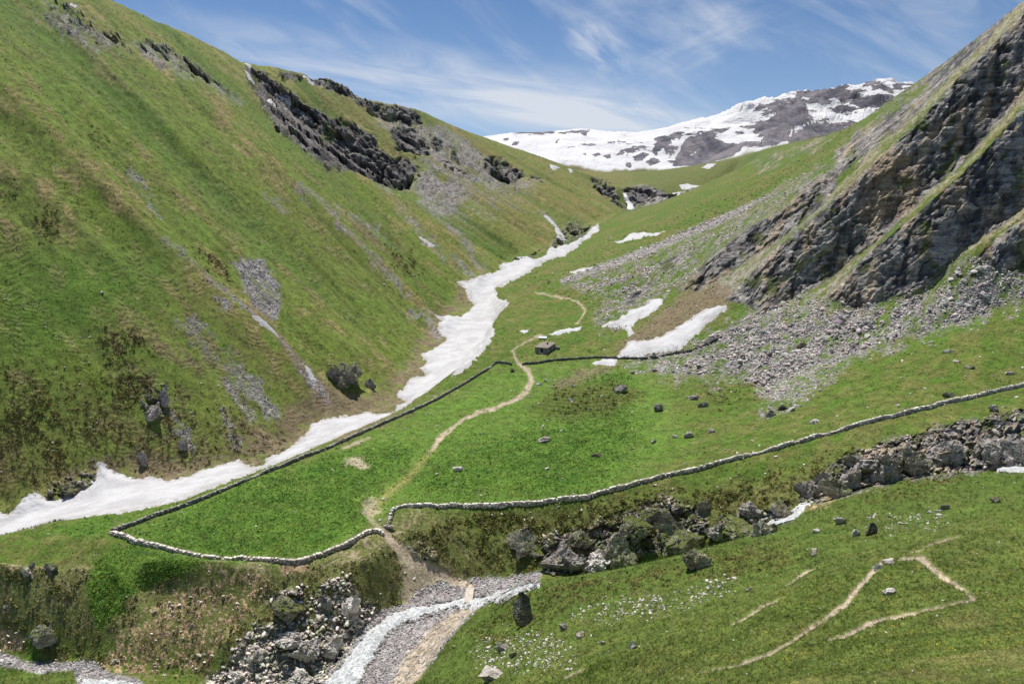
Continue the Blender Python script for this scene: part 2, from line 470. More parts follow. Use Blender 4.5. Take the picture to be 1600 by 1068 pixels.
is_mead = (~is_near) & (~is_left) & (~is_far) & ((Y < Yscree) | (sg < 0.0))
is_right = ~(is_near | is_left | is_far | is_mead)
left_w = smooth(0, 12, Y - Ygully) * smooth(0.20, 0.16, sg) * smooth(2100, 1500, Y)

# noise fields along the slopes
fa, fb = Y + 0.32 * X, X - 0.32 * Y                                 # across / down the far-side hill
rib = fbm(fa / 52, fb / 300, octaves=3, seed=11)
rib2 = fbm(fa / 13, fb / 80, octaves=3, seed=12)
st_l = fbm(fa / 16, fb / 70, octaves=5, gain=0.6, seed=13)
st_f = fbm(fa / 5, fb / 16, octaves=4, gain=0.65, seed=14)
sp = Y / 150.0
n_img = fbm(sg * 42, Lg * 42, octaves=5, gain=0.6, seed=15)         # patches sized with distance
n_fine = fbm(sg * 210, Lg * 170, octaves=3, gain=0.7, seed=16)
n_m = fbm(X / 22, Y / 22, octaves=5, gain=0.55, seed=17)
n_s = fbm(X / 5, Y / 5, octaves=4, gain=0.6, seed=18)
dip = (X * 0.72 + Z * 0.62)                                         # along the tilted beds of the right crags
crs = (-X * 0.62 + Z * 0.72)
bed = fbm(crs / 3.5, dip / 40, Y / 30, octaves=4, gain=0.6, seed=19)

rock = np.zeros(U.shape); scree = np.zeros(U.shape); dirt = np.zeros(U.shape); heath = np.zeros(U.shape)
lush = np.zeros(U.shape); gravel = np.zeros(U.shape); path = np.zeros(U.shape); tan = np.zeros(U.shape); wet = np.zeros(U.shape)


def mx(a, b):
    return np.maximum(a, b)


# -- far-side hill: crags, scree chutes, bare earth along the snow
LH = dict(y0=150, y1=1400)
for p in ([(383, 103), (400, 112), (430, 128), (455, 148), (500, 176), (545, 192), (585, 212), (595, 240), (640, 252), (652, 272), (640, 288), (605, 292), (560, 278), (515, 262), (465, 222), (430, 190), (402, 152), (385, 125)],
          [(553, 148), (575, 155), (640, 168), (655, 172), (656, 192), (640, 198), (600, 188), (578, 180)],
          [(608, 208), (632, 190), (652, 205), (665, 225), (676, 246), (650, 246), (622, 232)],
          [(476, 115), (500, 115), (548, 129), (566, 148), (545, 150), (515, 142), (480, 128)], [(430, 108), (476, 118), (470, 124), (440, 122)], [(668, 212), (685, 214), (690, 232), (676, 230)], [(700, 228), (715, 232), (717, 250), (705, 245)],
          [(752, 250), (785, 250), (808, 262), (820, 280), (800, 283), (768, 270)], [(832, 278), (850, 282), (845, 290), (830, 287)],
          [(925, 278), (960, 290), (978, 330), (955, 310), (930, 292)]):
    rock = mx(rock, zone(p, soft=4, warp=1.2, **LH))
rock = mx(rock, zone([(975, 295), (1010, 290), (1050, 305), (1085, 292), (1142, 288), (1140, 300), (1080, 310), (1040, 322), (985, 332)], y0=1000, y1=1260, soft=3, warp=0.6))
for p in ([(60, 0), (110, 5), (150, 45), (120, 50), (80, 25)], [(130, 30), (175, 52), (205, 66), (180, 70), (140, 55)], [(270, 95), (310, 112), (345, 128), (330, 134), (285, 118)], [(690, 255), (720, 262), (745, 285), (715, 280)], [(640, 245), (660, 268), (655, 285), (642, 270)]):
    rock = mx(rock, 0.85 * zone(p, soft=6, warp=2, **LH) * smooth(-0.1, 0.2, n_fine + 0.3 * n_img))
rock = mx(rock, 0.9 * zone([(205, 62), (232, 66), (270, 82), (330, 118), (372, 142), (350, 138), (300, 118), (262, 100), (230, 80)], soft=5, **LH) * smooth(-0.45, 0.1, st_f))
scree = mx(scree, 0.75 * trail([(60, 5, 16), (140, 52, 22), (215, 82, 18), (300, 122, 20), (370, 152, 12)], soft=8, warp=2, **LH) * smooth(-0.2, 0.3, st_f + 0.3 * n_fine))
rock = mx(rock, zone([(890, 340), (925, 350), (915, 368), (885, 380), (850, 392), (872, 365)], y0=640, y1=1100, soft=5) * smooth(-0.3, 0.2, n_fine))
rock = mx(rock, zone([(800, 400), (845, 392), (835, 404), (800, 402)], y0=560, y1=800, soft=4) * smooth(-0.2, 0.2, n_fine))
scree = mx(scree, 0.95 * zone([(585, 188), (620, 190), (645, 200), (690, 200), (740, 232), (760, 258), (800, 282), (835, 292), (790, 296), (755, 285), (720, 318), (690, 330), (668, 312), (650, 285), (668, 262), (640, 228), (612, 215)], soft=8, **LH) * smooth(-0.55, 0.1, st_f + 0.5 * rib2))
scree = mx(scree, 0.75 * zone([(690, 330), (760, 290), (830, 300), (800, 330), (740, 350), (700, 345)], soft=16, **LH) * smooth(0.0, 0.5, st_f))
for p in ([(650, 285, 14), (690, 330, 12), (722, 368, 14), (748, 412, 10), (760, 432, 8)], [(565, 262, 9), (605, 300, 7), (640, 350, 6), (690, 400, 7), (735, 432, 12)],
          [(545, 330, 5), (580, 350, 7), (612, 380, 5)], [(500, 320, 5), (560, 380, 4), (640, 470, 6)], [(640, 485, 10), (672, 500, 14), (685, 525, 8)],
          [(258, 390, 6), (300, 418, 8), (345, 458, 7), (392, 500, 8)], [(276, 505, 12), (300, 525, 20), (330, 560, 18), (355, 600, 12), (392, 655, 7)], [(300, 512, 26), (345, 560, 30), (400, 610, 26), (430, 650, 14)], [(255, 620, 12), (270, 660, 18), (300, 700, 16)], [(345, 640, 8), (370, 690, 14)], [(205, 262, 10), (225, 300, 14), (250, 345, 10)], [(60, 5, 14), (120, 45, 20), (150, 70, 9)],
          [(418, 300, 4), (445, 325, 6)], [(470, 300, 10), (500, 310, 14), (530, 325, 8)], [(440, 530, 6), (470, 580, 10), (500, 620, 12), (515, 645, 14)], [(845, 330, 6), (865, 350, 7), (880, 378, 6)]):
    scree = mx(scree, 0.8 * trail(p, soft=5, warp=1.6, **LH) * smooth(-0.45, 0.25, st_f + 0.4 * n_fine))
scree = mx(scree, zone([(362, 408), (390, 397), (414, 402), (424, 415), (436, 440), (438, 480), (428, 506), (408, 505), (392, 470), (378, 430)], soft=4, **LH) * smooth(-0.55, -0.1, st_f + 0.6 * smooth(425, 405, V)))
scree = mx(scree, zone([(335, 478), (352, 484), (362, 498), (345, 492)], soft=4, **LH))
dirt = mx(dirt, 0.9 * zone([(95, 745), (150, 715), (230, 715), (290, 720), (360, 690), (420, 665), (480, 625), (540, 620), (585, 612), (615, 585), (640, 560), (655, 530), (672, 500), (700, 470), (708, 450), (722, 440), (745, 470), (720, 500), (690, 545), (660, 600), (640, 645), (500, 700), (300, 760), (150, 770)], y0=150, y1=520, soft=10, warp=2) * smooth(-0.5, 0.3, n_img + 0.6 * n_fine + 0.2))
dirt = mx(dirt, 0.9 * zone([(420, 500), (445, 530), (500, 600), (560, 612), (610, 640), (520, 655), (490, 650), (480, 600), (440, 545)], soft=8, **LH))
dirt = mx(dirt, 0.8 * trail([(385, 490, 12), (440, 535, 14), (490, 600, 24)], soft=8, **LH))
dirt = mx(dirt, 0.7 * zone([(560, 340), (620, 380), (600, 385), (550, 350)], soft=8, **LH) * smooth(-0.2, 0.3, st_l))
for p in ([(150, 530), (185, 515), (225, 535), (222, 558), (160, 565)], [(148, 590), (200, 580), (235, 585), (230, 610), (190, 640), (150, 622)], [(0, 640), (65, 615), (100, 640), (110, 720), (95, 745), (60, 690), (0, 720)],
          [(300, 395), (340, 400), (355, 425), (330, 428)], [(50, 345), (90, 338), (95, 360), (60, 362)], [(0, 300), (18, 300), (10, 318), (0, 318)], [(120, 205), (165, 208), (160, 220), (130, 215)], [(600, 385), (640, 400), (660, 430), (630, 425)]):
    heath = mx(heath, 0.75 * zone(p, soft=14, warp=3, **LH) * smooth(-0.35, 0.3, n_fine + 0.5 * n_img))
heath = mx(heath, 0.35 * zone([(0, 560), (150, 600), (330, 620), (480, 700), (400, 740), (0, 790)], y0=150, y1=400, soft=30) * smooth(0.0, 0.35, n_fine + 0.6 * n_img))
rock = mx(rock, zone([(85, 755), (150, 735), (160, 745), (110, 775), (70, 778)], y0=160, y1=230, soft=5) * smooth(-0.1, 0.15, n_fine))
rock = mx(rock, 0.9 * zone([(225, 610), (262, 595), (262, 640), (235, 660), (222, 640)], y0=160, y1=330, soft=6) * smooth(-0.05, 0.2, n_fine))

# -- right side: crags, scree, bare earth
RS = dict(y0=200, y1=900)
for p in ([(1060, 455), (1102, 410), (1171, 352), (1226, 326), (1261, 292), (1306, 266), (1308, 291), (1276, 328), (1226, 371), (1161, 411), (1092, 453)],
          [(1132, 468), (1211, 388), (1291, 324), (1355, 264), (1435, 194), (1485, 132), (1560, 62), (1640, -10), (1690, 60), (1596, 155), (1535, 222), (1475, 284), (1410, 344), (1370, 376), (1296, 436), (1240, 465), (1196, 489), (1170, 478)],
          [(1291, 464), (1370, 384), (1443, 327), (1500, 276), (1547, 229), (1600, 170), (1720, 40), (1720, 220), (1600, 326), (1539, 375), (1500, 388), (1460, 446), (1400, 464), (1340, 486)],
          [(1530, 400), (1557, 372), (1600, 340), (1680, 270), (1700, 320), (1600, 430), (1570, 425), (1545, 408)]):
    rock = mx(rock, zone(p, soft=3, warp=0.7, **RS))
rock = mx(rock, 0.95 * zone([(1300, 260), (1340, 210), (1400, 150), (1500, 80), (1600, 0), (1700, -80), (1700, 40), (1560, 58), (1482, 134), (1370, 235), (1300, 295)], soft=6, **RS) * smooth(-0.12, 0.12, bed + 0.4 * n_img + 0.3 * smooth(120, 0, V)))
rock = mx(rock, 0.9 * zone([(1170, 250), (1210, 240), (1260, 228), (1300, 212), (1270, 238), (1220, 255), (1185, 275)], y0=480, y1=1300, soft=6) * smooth(-0.1, 0.3, n_fine + n_img))
rock = mx(rock, zone([(975, 470), (1000, 447), (1022, 440), (1018, 455), (985, 475)], soft=4, **RS))
rock = mx(rock, zone([(1030, 415), (1062, 398), (1085, 395), (1060, 412), (1035, 425)], soft=4, **RS))
for p in ([(1440, 128), (1480, 92), (1540, 45), (1600, -5), (1680, -60), (1680, 0), (1600, 42), (1550, 82), (1500, 118), (1462, 146)],
          [(1302, 240), (1345, 205), (1400, 168), (1445, 146), (1402, 188), (1345, 232), (1308, 262)],
          [(1525, 112), (1560, 82), (1600, 66), (1700, 20), (1700, 90), (1600, 112), (1560, 124)], [(1390, 205), (1440, 165), (1465, 150), (1440, 180), (1395, 220)],
          [(1235, 300), (1300, 262), (1330, 245), (1300, 285), (1250, 315)]):
    rock = mx(rock, zone(p, soft=5, warp=1.6, **RS) * smooth(-0.35, 0.05, n_fine + 0.5 * n_img + 0.3))
ledge = np.zeros(U.shape)
for p in ([(1183, 472, 5), (1251, 416, 6), (1300, 386, 4)], [(1420, 334, 4), (1500, 268, 7), (1540, 224, 8), (1596, 160, 9), (1700, 55, 10)], [(1485, 404, 6), (1503, 392, 8), (1550, 365, 8), (1600, 328, 10), (1700, 237, 12)],
          [(1310, 296, 8), (1362, 246, 9), (1440, 174, 8), (1482, 130, 9), (1555, 55, 11), (1640, -25, 12)]):
    ledge = mx(ledge, trail(p, soft=3, warp=0.8, **RS))
rock = rock * (1 - ledge * 0.95)
SC = dict(y0=180, y1=640)
scree = mx(scree, zone([(985, 562), (1010, 555), (1070, 546), (1130, 520), (1165, 492), (1200, 488), (1250, 500), (1295, 478), (1345, 492), (1400, 480), (1460, 462), (1520, 440), (1570, 428), (1640, 400), (1640, 462), (1580, 470), (1510, 495), (1440, 520), (1390, 535), (1345, 552), (1290, 572), (1250, 600), (1225, 628), (1200, 610), (1160, 592), (1120, 588), (1080, 580), (1020, 575)], soft=20, warp=4, **SC) * smooth(-0.5, 0.15, n_fine * 0.9 + n_img * 0.9 + 0.1))
scree = mx(scree, 0.9 * zone([(1180, 640), (1230, 612), (1300, 575), (1330, 565), (1290, 600), (1240, 640), (1200, 662)], soft=10, warp=2, **SC) * smooth(-0.1, 0.25, n_fine + 0.3 * n_img))
scree = mx(scree, 0.75 * zone([(1180, 480), (1240, 462), (1300, 470), (1300, 495), (1200, 500)], soft=8, **RS) * smooth(-0.4, 0.2, n_fine))
scree = mx(scree, 0.7 * zone([(1462, 455), (1500, 392), (1560, 420), (1620, 400), (1620, 440), (1530, 445)], soft=10, **RS) * smooth(-0.3, 0.3, n_fine + 0.3 * n_img))
scree = mx(scree, 0.7 * zone([(980, 440), (1060, 395), (1150, 345), (1230, 290), (1290, 255), (1220, 320), (1160, 362), (1100, 405), (1060, 450), (1000, 462)], y0=290, y1=640, soft=10, warp=2) * smooth(-0.2, 0.2, n_fine + 0.3 * n_img))
scree = mx(scree, trail([(880, 440, 9), (940, 418, 10), (1000, 396, 12), (1100, 355, 11), (1190, 315, 9), (1260, 275, 5)], soft=3, y0=400, y1=700) * 0.95)
scree = mx(scree, 0.85 * zone([(880, 445), (960, 418), (1060, 385), (1150, 345), (1230, 290), (1160, 366), (1070, 440), (1030, 465), (985, 505), (940, 515), (930, 495), (960, 470)], y0=290, y1=640, soft=12, warp=2) * smooth(-0.15, 0.25, n_fine + 0.5 * n_img))
dirt = mx(dirt, 0.9 * zone([(965, 545), (995, 520), (1040, 480), (1075, 455), (1120, 440), (1160, 462), (1130, 480), (1085, 500), (1040, 530), (1000, 552)], soft=8, **SC))
dirt = mx(dirt, 0.7 * zone([(1270, 470), (1300, 480), (1340, 492), (1300, 512), (1275, 500)], soft=8, **SC))
dirt = mx(dirt, 0.5 * zone([(1300, 500), (1480, 470), (1560, 440), (1500, 480), (1380, 525)], soft=10, **SC) * smooth(0.0, 0.3, n_fine))
dirt = mx(dirt, 0.75 * zone([(860, 600), (910, 575), (965, 565), (975, 572), (920, 590), (880, 606)], y0=215, y1=330, soft=5))

# -- gorge and stream banks
GB = dict(y0=99, y1=165)
rock = mx(rock, zone([(1325, 712), (1380, 690), (1440, 680), (1475, 662), (1520, 655), (1640, 640), (1640, 728), (1560, 736), (1480, 748), (1400, 752), (1330, 772), (1245, 790), (1250, 765), (1290, 740)], soft=4, **GB) * smooth(-0.45, -0.15, n_fine + 0.5 * n_img))
rock = mx(rock, zone([(848, 845), (870, 832), (930, 820), (985, 800), (1040, 772), (1060, 790), (1100, 800), (1105, 830), (1060, 850), (980, 872), (925, 892), (850, 895)], soft=4, **GB) * smooth(-0.5, -0.2, n_fine + 0.5 * n_img))
rock = mx(rock, zone([(795, 840), (820, 825), (840, 850), (830, 860), (800, 862)], soft=4, **GB))
rock = mx(rock, zone([(1125, 810), (1150, 800), (1190, 805), (1230, 790), (1235, 812), (1190, 832), (1140, 830)], soft=4, **GB))
rock = mx(rock, 0.95 * zone([(300, 1080), (350, 1040), (400, 985), (470, 965), (500, 925), (545, 905), (565, 940), (590, 952), (560, 995), (535, 1025), (505, 1080)], soft=8, **GB) * smooth(-0.45, -0.1, n_fine + 0.4 * n_img))
rock = mx(rock, 0.9 * zone([(415, 935), (450, 920), (478, 925), (470, 955), (430, 968)], soft=5, **GB))
rock = mx(rock, 0.8 * zone([(630, 850), (660, 848), (685, 862), (680, 880), (650, 872)], soft=6, **GB) * smooth(-0.2, 0.1, n_fine))
tan = mx(tan, zone([(150, 1045), (190, 1000), (225, 965), (290, 925), (350, 905), (420, 905), (420, 935), (360, 990), (310, 1050), (220, 1060)], soft=8, **GB) * smooth(-0.12, 0.25, n_fine + 0.3 * n_img))
tan = mx(tan, zone([(2, 950), (10, 935), (18, 945), (12, 965), (4, 962)], soft=3, **GB)) + zone([(0, 985), (40, 995), (35, 1015), (0, 1015)], soft=6, **GB) * 0.7
tan = mx(tan, zone([(440, 888), (480, 878), (495, 884), (470, 898), (445, 895)], y0=99, y1=130, soft=3) * 0.9)
tan = mx(tan, zone([(1250, 760), (1320, 770), (1290, 790), (1240, 800)], soft=5, **GB) * smooth(-0.2, 0.2, n_fine))
heath = mx(heath, zone([(620, 838), (700, 815), (780, 800), (850, 815), (850, 895), (780, 898), (720, 893), (660, 858)], soft=8, **GB) * smooth(-0.1, 0.35, n_fine + 0.7 * n_img))
heath = mx(heath, zone([(0, 890), (100, 885), (130, 900), (230, 900), (330, 905), (430, 905), (560, 880), (610, 850), (630, 880), (630, 940), (580, 960), (540, 930), (300, 1060), (0, 1015)], soft=8, **GB) * smooth(0.0, 0.45, n_fine + 0.7 * n_img) * 0.9)
heath = mx(heath, zone([(850, 800), (960, 780), (1100, 760), (1250, 730), (1330, 700), (1330, 770), (1220, 800), (1100, 860), (860, 890)], soft=8, **GB) * smooth(-0.05, 0.4, n_fine + 0.7 * n_img) * 0.9)
heath = mx(heath, zone([(735, 985), (800, 930), (900, 905), (1000, 895), (1060, 872), (1130, 855), (1225, 845), (1265, 865), (1200, 900), (1090, 905), (930, 935), (860, 960), (850, 985), (760, 1010)], y0=55, y1=125, soft=10) * smooth(-0.1, 0.35, n_fine + 0.7 * n_img) * 0.9)
heath = mx(heath, zone([(1340, 770), (1450, 745), (1520, 740), (1500, 760), (1420, 780), (1350, 790)], y0=60, y1=125, soft=8) * smooth(-0.1, 0.3, n_fine + 0.4 * n_img) * 0.8)
heath = mx(heath, zone([(870, 600), (900, 620), (960, 600), (1000, 615), (960, 650), (880, 655)], y0=185, y1=250, soft=10) * smooth(0.0, 0.3, n_fine) * 0.75)
heath = mx(heath, zone([(1100, 600), (1160, 600), (1190, 620), (1120, 640)], y0=185, y1=250, soft=10) * smooth(0.0, 0.3, n_fine) * 0.75)
gravel = mx(gravel, zone([(500, 1080), (530, 1030), (560, 988), (590, 955), (635, 943), (655, 920), (690, 908), (722, 912), (740, 900), (780, 903), (845, 893), (842, 906), (790, 924), (745, 952), (700, 1000), (665, 1045), (650, 1085)], y0=93, y1=140, soft=3, warp=0.7))
gravel = mx(gravel, zone([(-420, 1005), (-60, 1005), (0, 1018), (50, 1036), (110, 1036), (138, 1030), (170, 1050), (215, 1062), (230, 1080), (120, 1080), (115, 1046), (60, 1052), (0, 1040), (-60, 1030), (-420, 1045)], y0=93, y1=140, soft=3, warp=0.7))
path = mx(path, 0.8 * zone([(600, 838), (622, 850), (650, 872), (680, 890), (720, 905), (738, 915), (722, 914), (690, 908), (655, 922), (640, 945), (628, 945), (632, 905), (622, 870)], y0=100, y1=145, soft=4, warp=1))
path = mx(path, trail([(598, 828, 9), (612, 845, 14), (640, 872, 20), (675, 893, 18), (712, 907, 12), (735, 914, 9)], y0=100, y1=150, soft=3))
path = mx(path, trail([(736, 945, 14), (712, 965, 22), (676, 1000, 32), (648, 1035, 36), (628, 1075, 40)], y0=90, y1=130, soft=4) * 0.9)
path = mx(path, trail([(715, 907, 4), (640, 870, 3)], y0=100, y1=150))
PT = dict(y0=125, y1=520)
path = mx(path, ptrail([(676, 702, 8), (690, 682, 12), (702, 672, 9), (730, 652, 6), (765, 638, 8), (800, 626, 9), (824, 610, 11), (832, 596, 9), (824, 580, 8), (812, 570, 8), (804, 557, 5), (800, 548, 4)], **PT))
path = mx(path, 0.8 * ptrail([(800, 548, 4), (818, 537, 3.5), (838, 528, 3.5), (846, 522, 3)], **PT))
path = mx(path, ptrail([(838, 455, 2.5), (868, 462, 3), (900, 470, 4), (916, 482, 5), (908, 497, 3), (900, 505, 2)], **PT))
path = mx(path, 0.55 * ptrail([(572, 800, 8), (578, 812, 8), (596, 826, 8)], **PT))
path = mx(path, 0.6 * zone([(570, 782), (582, 778), (590, 800), (576, 812), (568, 800)], soft=4, **PT))
path = mx(path, 0.8 * zone([(538, 718), (560, 712), (577, 724), (560, 729), (540, 726)], soft=4, **PT))
path = mx(path, 0.7 * ptrail([(535, 700, 6), (560, 690, 7), (578, 684, 5)], **PT))
path = mx(path, 0.7 * ptrail([(500, 888, 4), (530, 874, 3), (562, 862, 3)], y0=100, y1=140))
path = mx(path, 0.7 * ptrail([(630, 878, 4), (622, 905, 4), (605, 935, 4), (598, 945, 3)], y0=100, y1=140))
path = mx(path, 0.5 * ptrail([(690, 825, 4), (705, 845, 5), (735, 875, 4)], y0=100, y1=145))
FT = dict(y0=18, y1=95)
for p in ([(1378, 881, 7), (1352, 905, 10), (1326, 937, 11), (1300, 960, 10), (1270, 980, 7), (1235, 1005, 5), (1195, 1026, 5), (1150, 1040, 3), (1090, 1052, 0.5)],
          [(1405, 873, 4), (1440, 872, 13), (1462, 892, 12), (1490, 910, 9), (1508, 920, 7), (1522, 934, 5)],
          [(1522, 934, 3), (1480, 945, 4), (1420, 958, 5), (1390, 965, 6), (1355, 976, 8), (1322, 992, 7), (1290, 1004, 1)],
          [(1145, 974, 1), (1158, 968, 4), (1188, 950, 4), (1215, 938, 1)], [(1225, 914, 1), (1255, 895, 5), (1275, 886, 1)], [(1425, 862, 1), (1455, 850, 3), (1500, 836, 1)], [(880, 1058, 2), (910, 1045, 4)]):
    path = mx(path, ptrail(p, **FT))
# -- lush meadow plants inside the wall and below its corner
lush = mx(lush, zone([(195, 835), (300, 795), (400, 752), (520, 712), (600, 700), (650, 700), (600, 760), (575, 800), (560, 830), (470, 872), (350, 872), (260, 852)], y0=110, y1=260, soft=16))
lush = mx(lush, zone([(640, 750), (700, 700), (780, 690), (860, 660), (940, 640), (985, 650), (1000, 690), (940, 750), (870, 778), (740, 780), (650, 780)], y0=110, y1=260, soft=30))
lush = mx(lush, zone([(880, 600), (940, 578), (985, 585), (990, 605), (960, 600)], y0=180, y1=290, soft=8) * 0.7)
lush = mx(lush, zone([(80, 825), (130, 812), (240, 800), (330, 765), (300, 775), (180, 815), (170, 835), (120, 845)], y0=128, y1=190, soft=5) * 0.9)
lush = mx(lush, zone([(150, 870), (210, 848), (280, 868), (330, 882), (290, 905), (215, 925), (185, 975), (150, 985), (135, 950), (140, 910)], y0=99, y1=140, soft=8))
heath = heath * (1 - lush) * (1 - 0.65 * tan); heath = heath * (1 - np.clip(path, 0, 1)); lush = lush * (1 - path)
rock = rock * (1 - gravel) * (1 - path); scree = scree * (1 - rock); tan = np.clip(tan * (1 - rock), 0, 1)
print("zones", round(time.time() - T0, 1))

# ------------------------------------------------------------------ relief
steep_img = Y / 150.0
Z = Z + left_w * smooth(0, 60, Y - Ygully) * (1 - 0.7 * rock) * (rib * 8.5 + rib2 * 2.6) * (0.12 + 0.88 * smooth(1.0, 0.8, Y / Ysky)) * smooth(1400, 900, Y) * smooth(150, 260, Y)
Z = Z + (1 - smooth(300, 120, Y) * 0.6) * n_m * 0.7 * (1 - is_far)
grassy = (1 - rock) * (1 - gravel) * (1 - path)
Z = Z + grassy * n_s * np.clip(0.16 * steep_img, 0.09, 0.9) * (1 - 0.3 * lush)
Z = Z + heath * np.abs(n_fine) * np.clip(0.75 * steep_img, 0.3, 2.5)
Z = Z + lush * n_fine * 0.35 * steep_img
terr = left_w * smooth(0.0, 0.4, n_img + 0.2) * (1 - rock) * (1 - scree) + 0.5 * is_right * (1 - rock) * (1 - scree) * (Y < 700) + 0.4 * is_mead * smooth(150, 180, Y)
Z = Z + terr * (Y < 800) * np.clip(steep_img, 0.6, 3) * 0.10 * np.sin(2 * math.pi * (Z / np.clip(steep_img, 0.8, 3) / 1.3 + 3.2 * n_m + 1.6 * n_img + 0.5 * n_s))
Z = Z + scree * n_fine * 0.55 * np.clip(steep_img, 0.5, 6)
Z = Z + tan * n_fine * 0.25
Z = Z - path * 0.14
# terracettes on the hummocky slope in the meadow
tz = zone([(820, 640), (880, 600), (960, 595), (1010, 615), (960, 650), (880, 660)], y0=180, y1=250, soft=12)
bank = smooth(3, 8, Y - Ystream) * smooth(26, 14, (Y - Ystream + 7 * n_m + 4 * n_img) * (1 + 0.5 * smooth(620, 760, U))) * (~is_left) * (1 - path) * (1 - gravel)
Z = Z + bank * (1.1 * fbm(X / 7, Y / 7, octaves=3, seed=95) + 0.5)
Z = Z + tz * 0.6 * np.sin((Y + 0.3 * X + 6 * n_m) * 1.9)
flute = fbm(X / 2.2 / sp, Y / 8 / sp, Z / 11 / sp, octaves=4, gain=0.6, seed=91)
# broken rock: blocks of three sizes, long in the bedding of the right crags
right_w = rock * ((is_right & (Y < 900)).astype(float))
cu, cv, cw = sg * 26, Lg * 26, Z / Y * 26
bu = np.where(right_w > 0, crs / Y * 24, cu); bv = np.where(right_w > 0, dip / Y * 19, cw); bw = np.where(right_w > 0, Y / 14.0, cv)
v1, e1 = cells(bu, bv, bw, 31); v2, e2 = cells(bu * 2.7, bv * 2.7, bw * 2.7, 41); v3, e3 = cells(bu * 6.5, bv * 6.5, bw * 6.5, 51)
rz = rock * (1 - is_far) * (1 - ledge)
size = Y / 28.0
push = (v1 * np.where(right_w > 0, 0.09, 0.30) + v2 * np.where(right_w > 0, 0.075, 0.14) + v3 * np.where(right_w > 0, 0.05, 0.07) + np.where(right_w > 0, 0.10 * bed + 0.09 * flute, 0)) * size * rz
push -= rz * size * np.where(right_w > 0, 0.05, 0.10) * smooth(0.12, 0.0, e1)
push = push * np.where(is_left, 1.15, 0.9)
Ypush = -push * 0.75
Z = Z + push * 0.40
# snow mountains: ridged relief
Ypush = Ypush + Yfar
YP = Y + Ypush
XP = X + Ypush * sg * 0.5
print("relief", round(time.time() - T0, 1))

# rock showing through the snow of the mountains
mrock = np.zeros(U.shape)
MT = dict(y0=1950, y1=4600, soft=5, warp=0.4)
for p, k in (([(1052, 258), (1058, 240), (1066, 224), (1078, 214), (1100, 216), (1122, 218), (1140, 224), (1158, 224), (1162, 234), (1140, 246), (1112, 252), (1095, 260)], 1.0),
             ([(1018, 232), (1026, 216), (1044, 210), (1060, 205), (1080, 208), (1062, 218), (1044, 228), (1024, 242)], 0.75),
             ([(1095, 210), (1108, 200), (1150, 196), (1140, 205), (1112, 214)], 0.6),
             ([(1140, 188), (1152, 182), (1180, 172), (1165, 186), (1150, 196)], 0.65),
             ([(1172, 206), (1190, 192), (1206, 182), (1232, 162), (1246, 145), (1256, 152), (1262, 166), (1268, 180), (1252, 188), (1240, 198), (1230, 212), (1212, 218), (1196, 224), (1185, 216)], 0.72),
             ([(1190, 226), (1212, 208), (1236, 192), (1244, 200), (1230, 214), (1216, 226)], 1.0),
             ([(1232, 142), (1256, 128), (1278, 134), (1300, 144), (1325, 142), (1345, 138), (1345, 160), (1338, 176), (1310, 182), (1290, 172), (1268, 162), (1252, 150)], 0.66), ([(1190, 168), (1236, 138), (1244, 146), (1205, 176)], 0.55),
             ([(1228, 226), (1246, 204), (1266, 192), (1290, 194), (1322, 204), (1300, 210), (1262, 222), (1240, 232)], 1.0),
             ([(1322, 160), (1345, 146), (1362, 150), (1390, 144), (1402, 152), (1380, 168), (1350, 172), (1322, 182), (1308, 176)], 0.78),
             ([(1346, 134), (1356, 122), (1370, 122), (1385, 132), (1400, 136), (1380, 146), (1360, 138)], 0.62), ([(1394, 134), (1408, 128), (1410, 140), (1400, 140)], 1.0),
             ([(800, 206), (838, 203), (866, 204), (864, 210), (830, 211), (802, 211)], 0.7), ([(872, 208), (900, 199), (926, 200), (922, 208), (896, 214)], 0.5),
             ([(786, 216), (796, 214), (794, 220), (784, 221)], 0.9), ([(800, 222), (812, 220), (810, 227), (800, 227)], 0.9), ([(908, 205), (920, 203), (918, 214), (910, 212)], 0.9), ([(870, 215), (878, 214), (872, 224), (868, 222)], 0.8),
             ([(908, 238), (918, 236), (918, 244), (908, 244)], 0.9), ([(924, 240), (936, 236), (940, 242), (930, 245)], 1), ([(940, 242), (956, 240), (954, 248), (942, 246)], 1), ([(958, 240), (972, 234), (978, 240), (962, 244)], 0.9),
             ([(972, 234), (990, 231), (994, 238), (980, 242)], 0.9), ([(990, 244), (1006, 236), (1014, 240), (1004, 250), (992, 250)], 0.95), ([(1010, 252), (1022, 246), (1030, 252), (1016, 260)], 0.8), ([(978, 256), (986, 254), (988, 262), (980, 262)], 0.8)):
    mrock = mx(mrock, zone(p, **MT) * k)
mrock = mx(mrock, 0.34 * zone([(780, 215), (1000, 210), (1050, 245), (900, 250)], y0=1950, y1=4600, soft=12))
mrock = mx(mrock, 0.46 * zone([(1020, 235), (1060, 200), (1200, 160), (1260, 135), (1430, 130), (1430, 200), (1200, 240), (1060, 262)], y0=1950, y1=4600, soft=10))
mgrass = smooth(6, 0, -poly_sd([(700, 330), (760, 240), (850, 256), (950, 270), (1040, 266), (1100, 262), (1170, 240), (1300, 212), (1500, 200), (1500, 330)], y0=1900, warp=0.6))

# ------------------------------------------------------------------ ground colours (albedo)
A = lambda *c: lin(*c)
col = np.empty(U.shape + (3,)); col[:] = A(88, 104, 50)


def paint(c, m):
    global col
    m = np.clip(m, 0, 1)[..., None]
    col = col * (1 - m) + np.asarray(c) * m


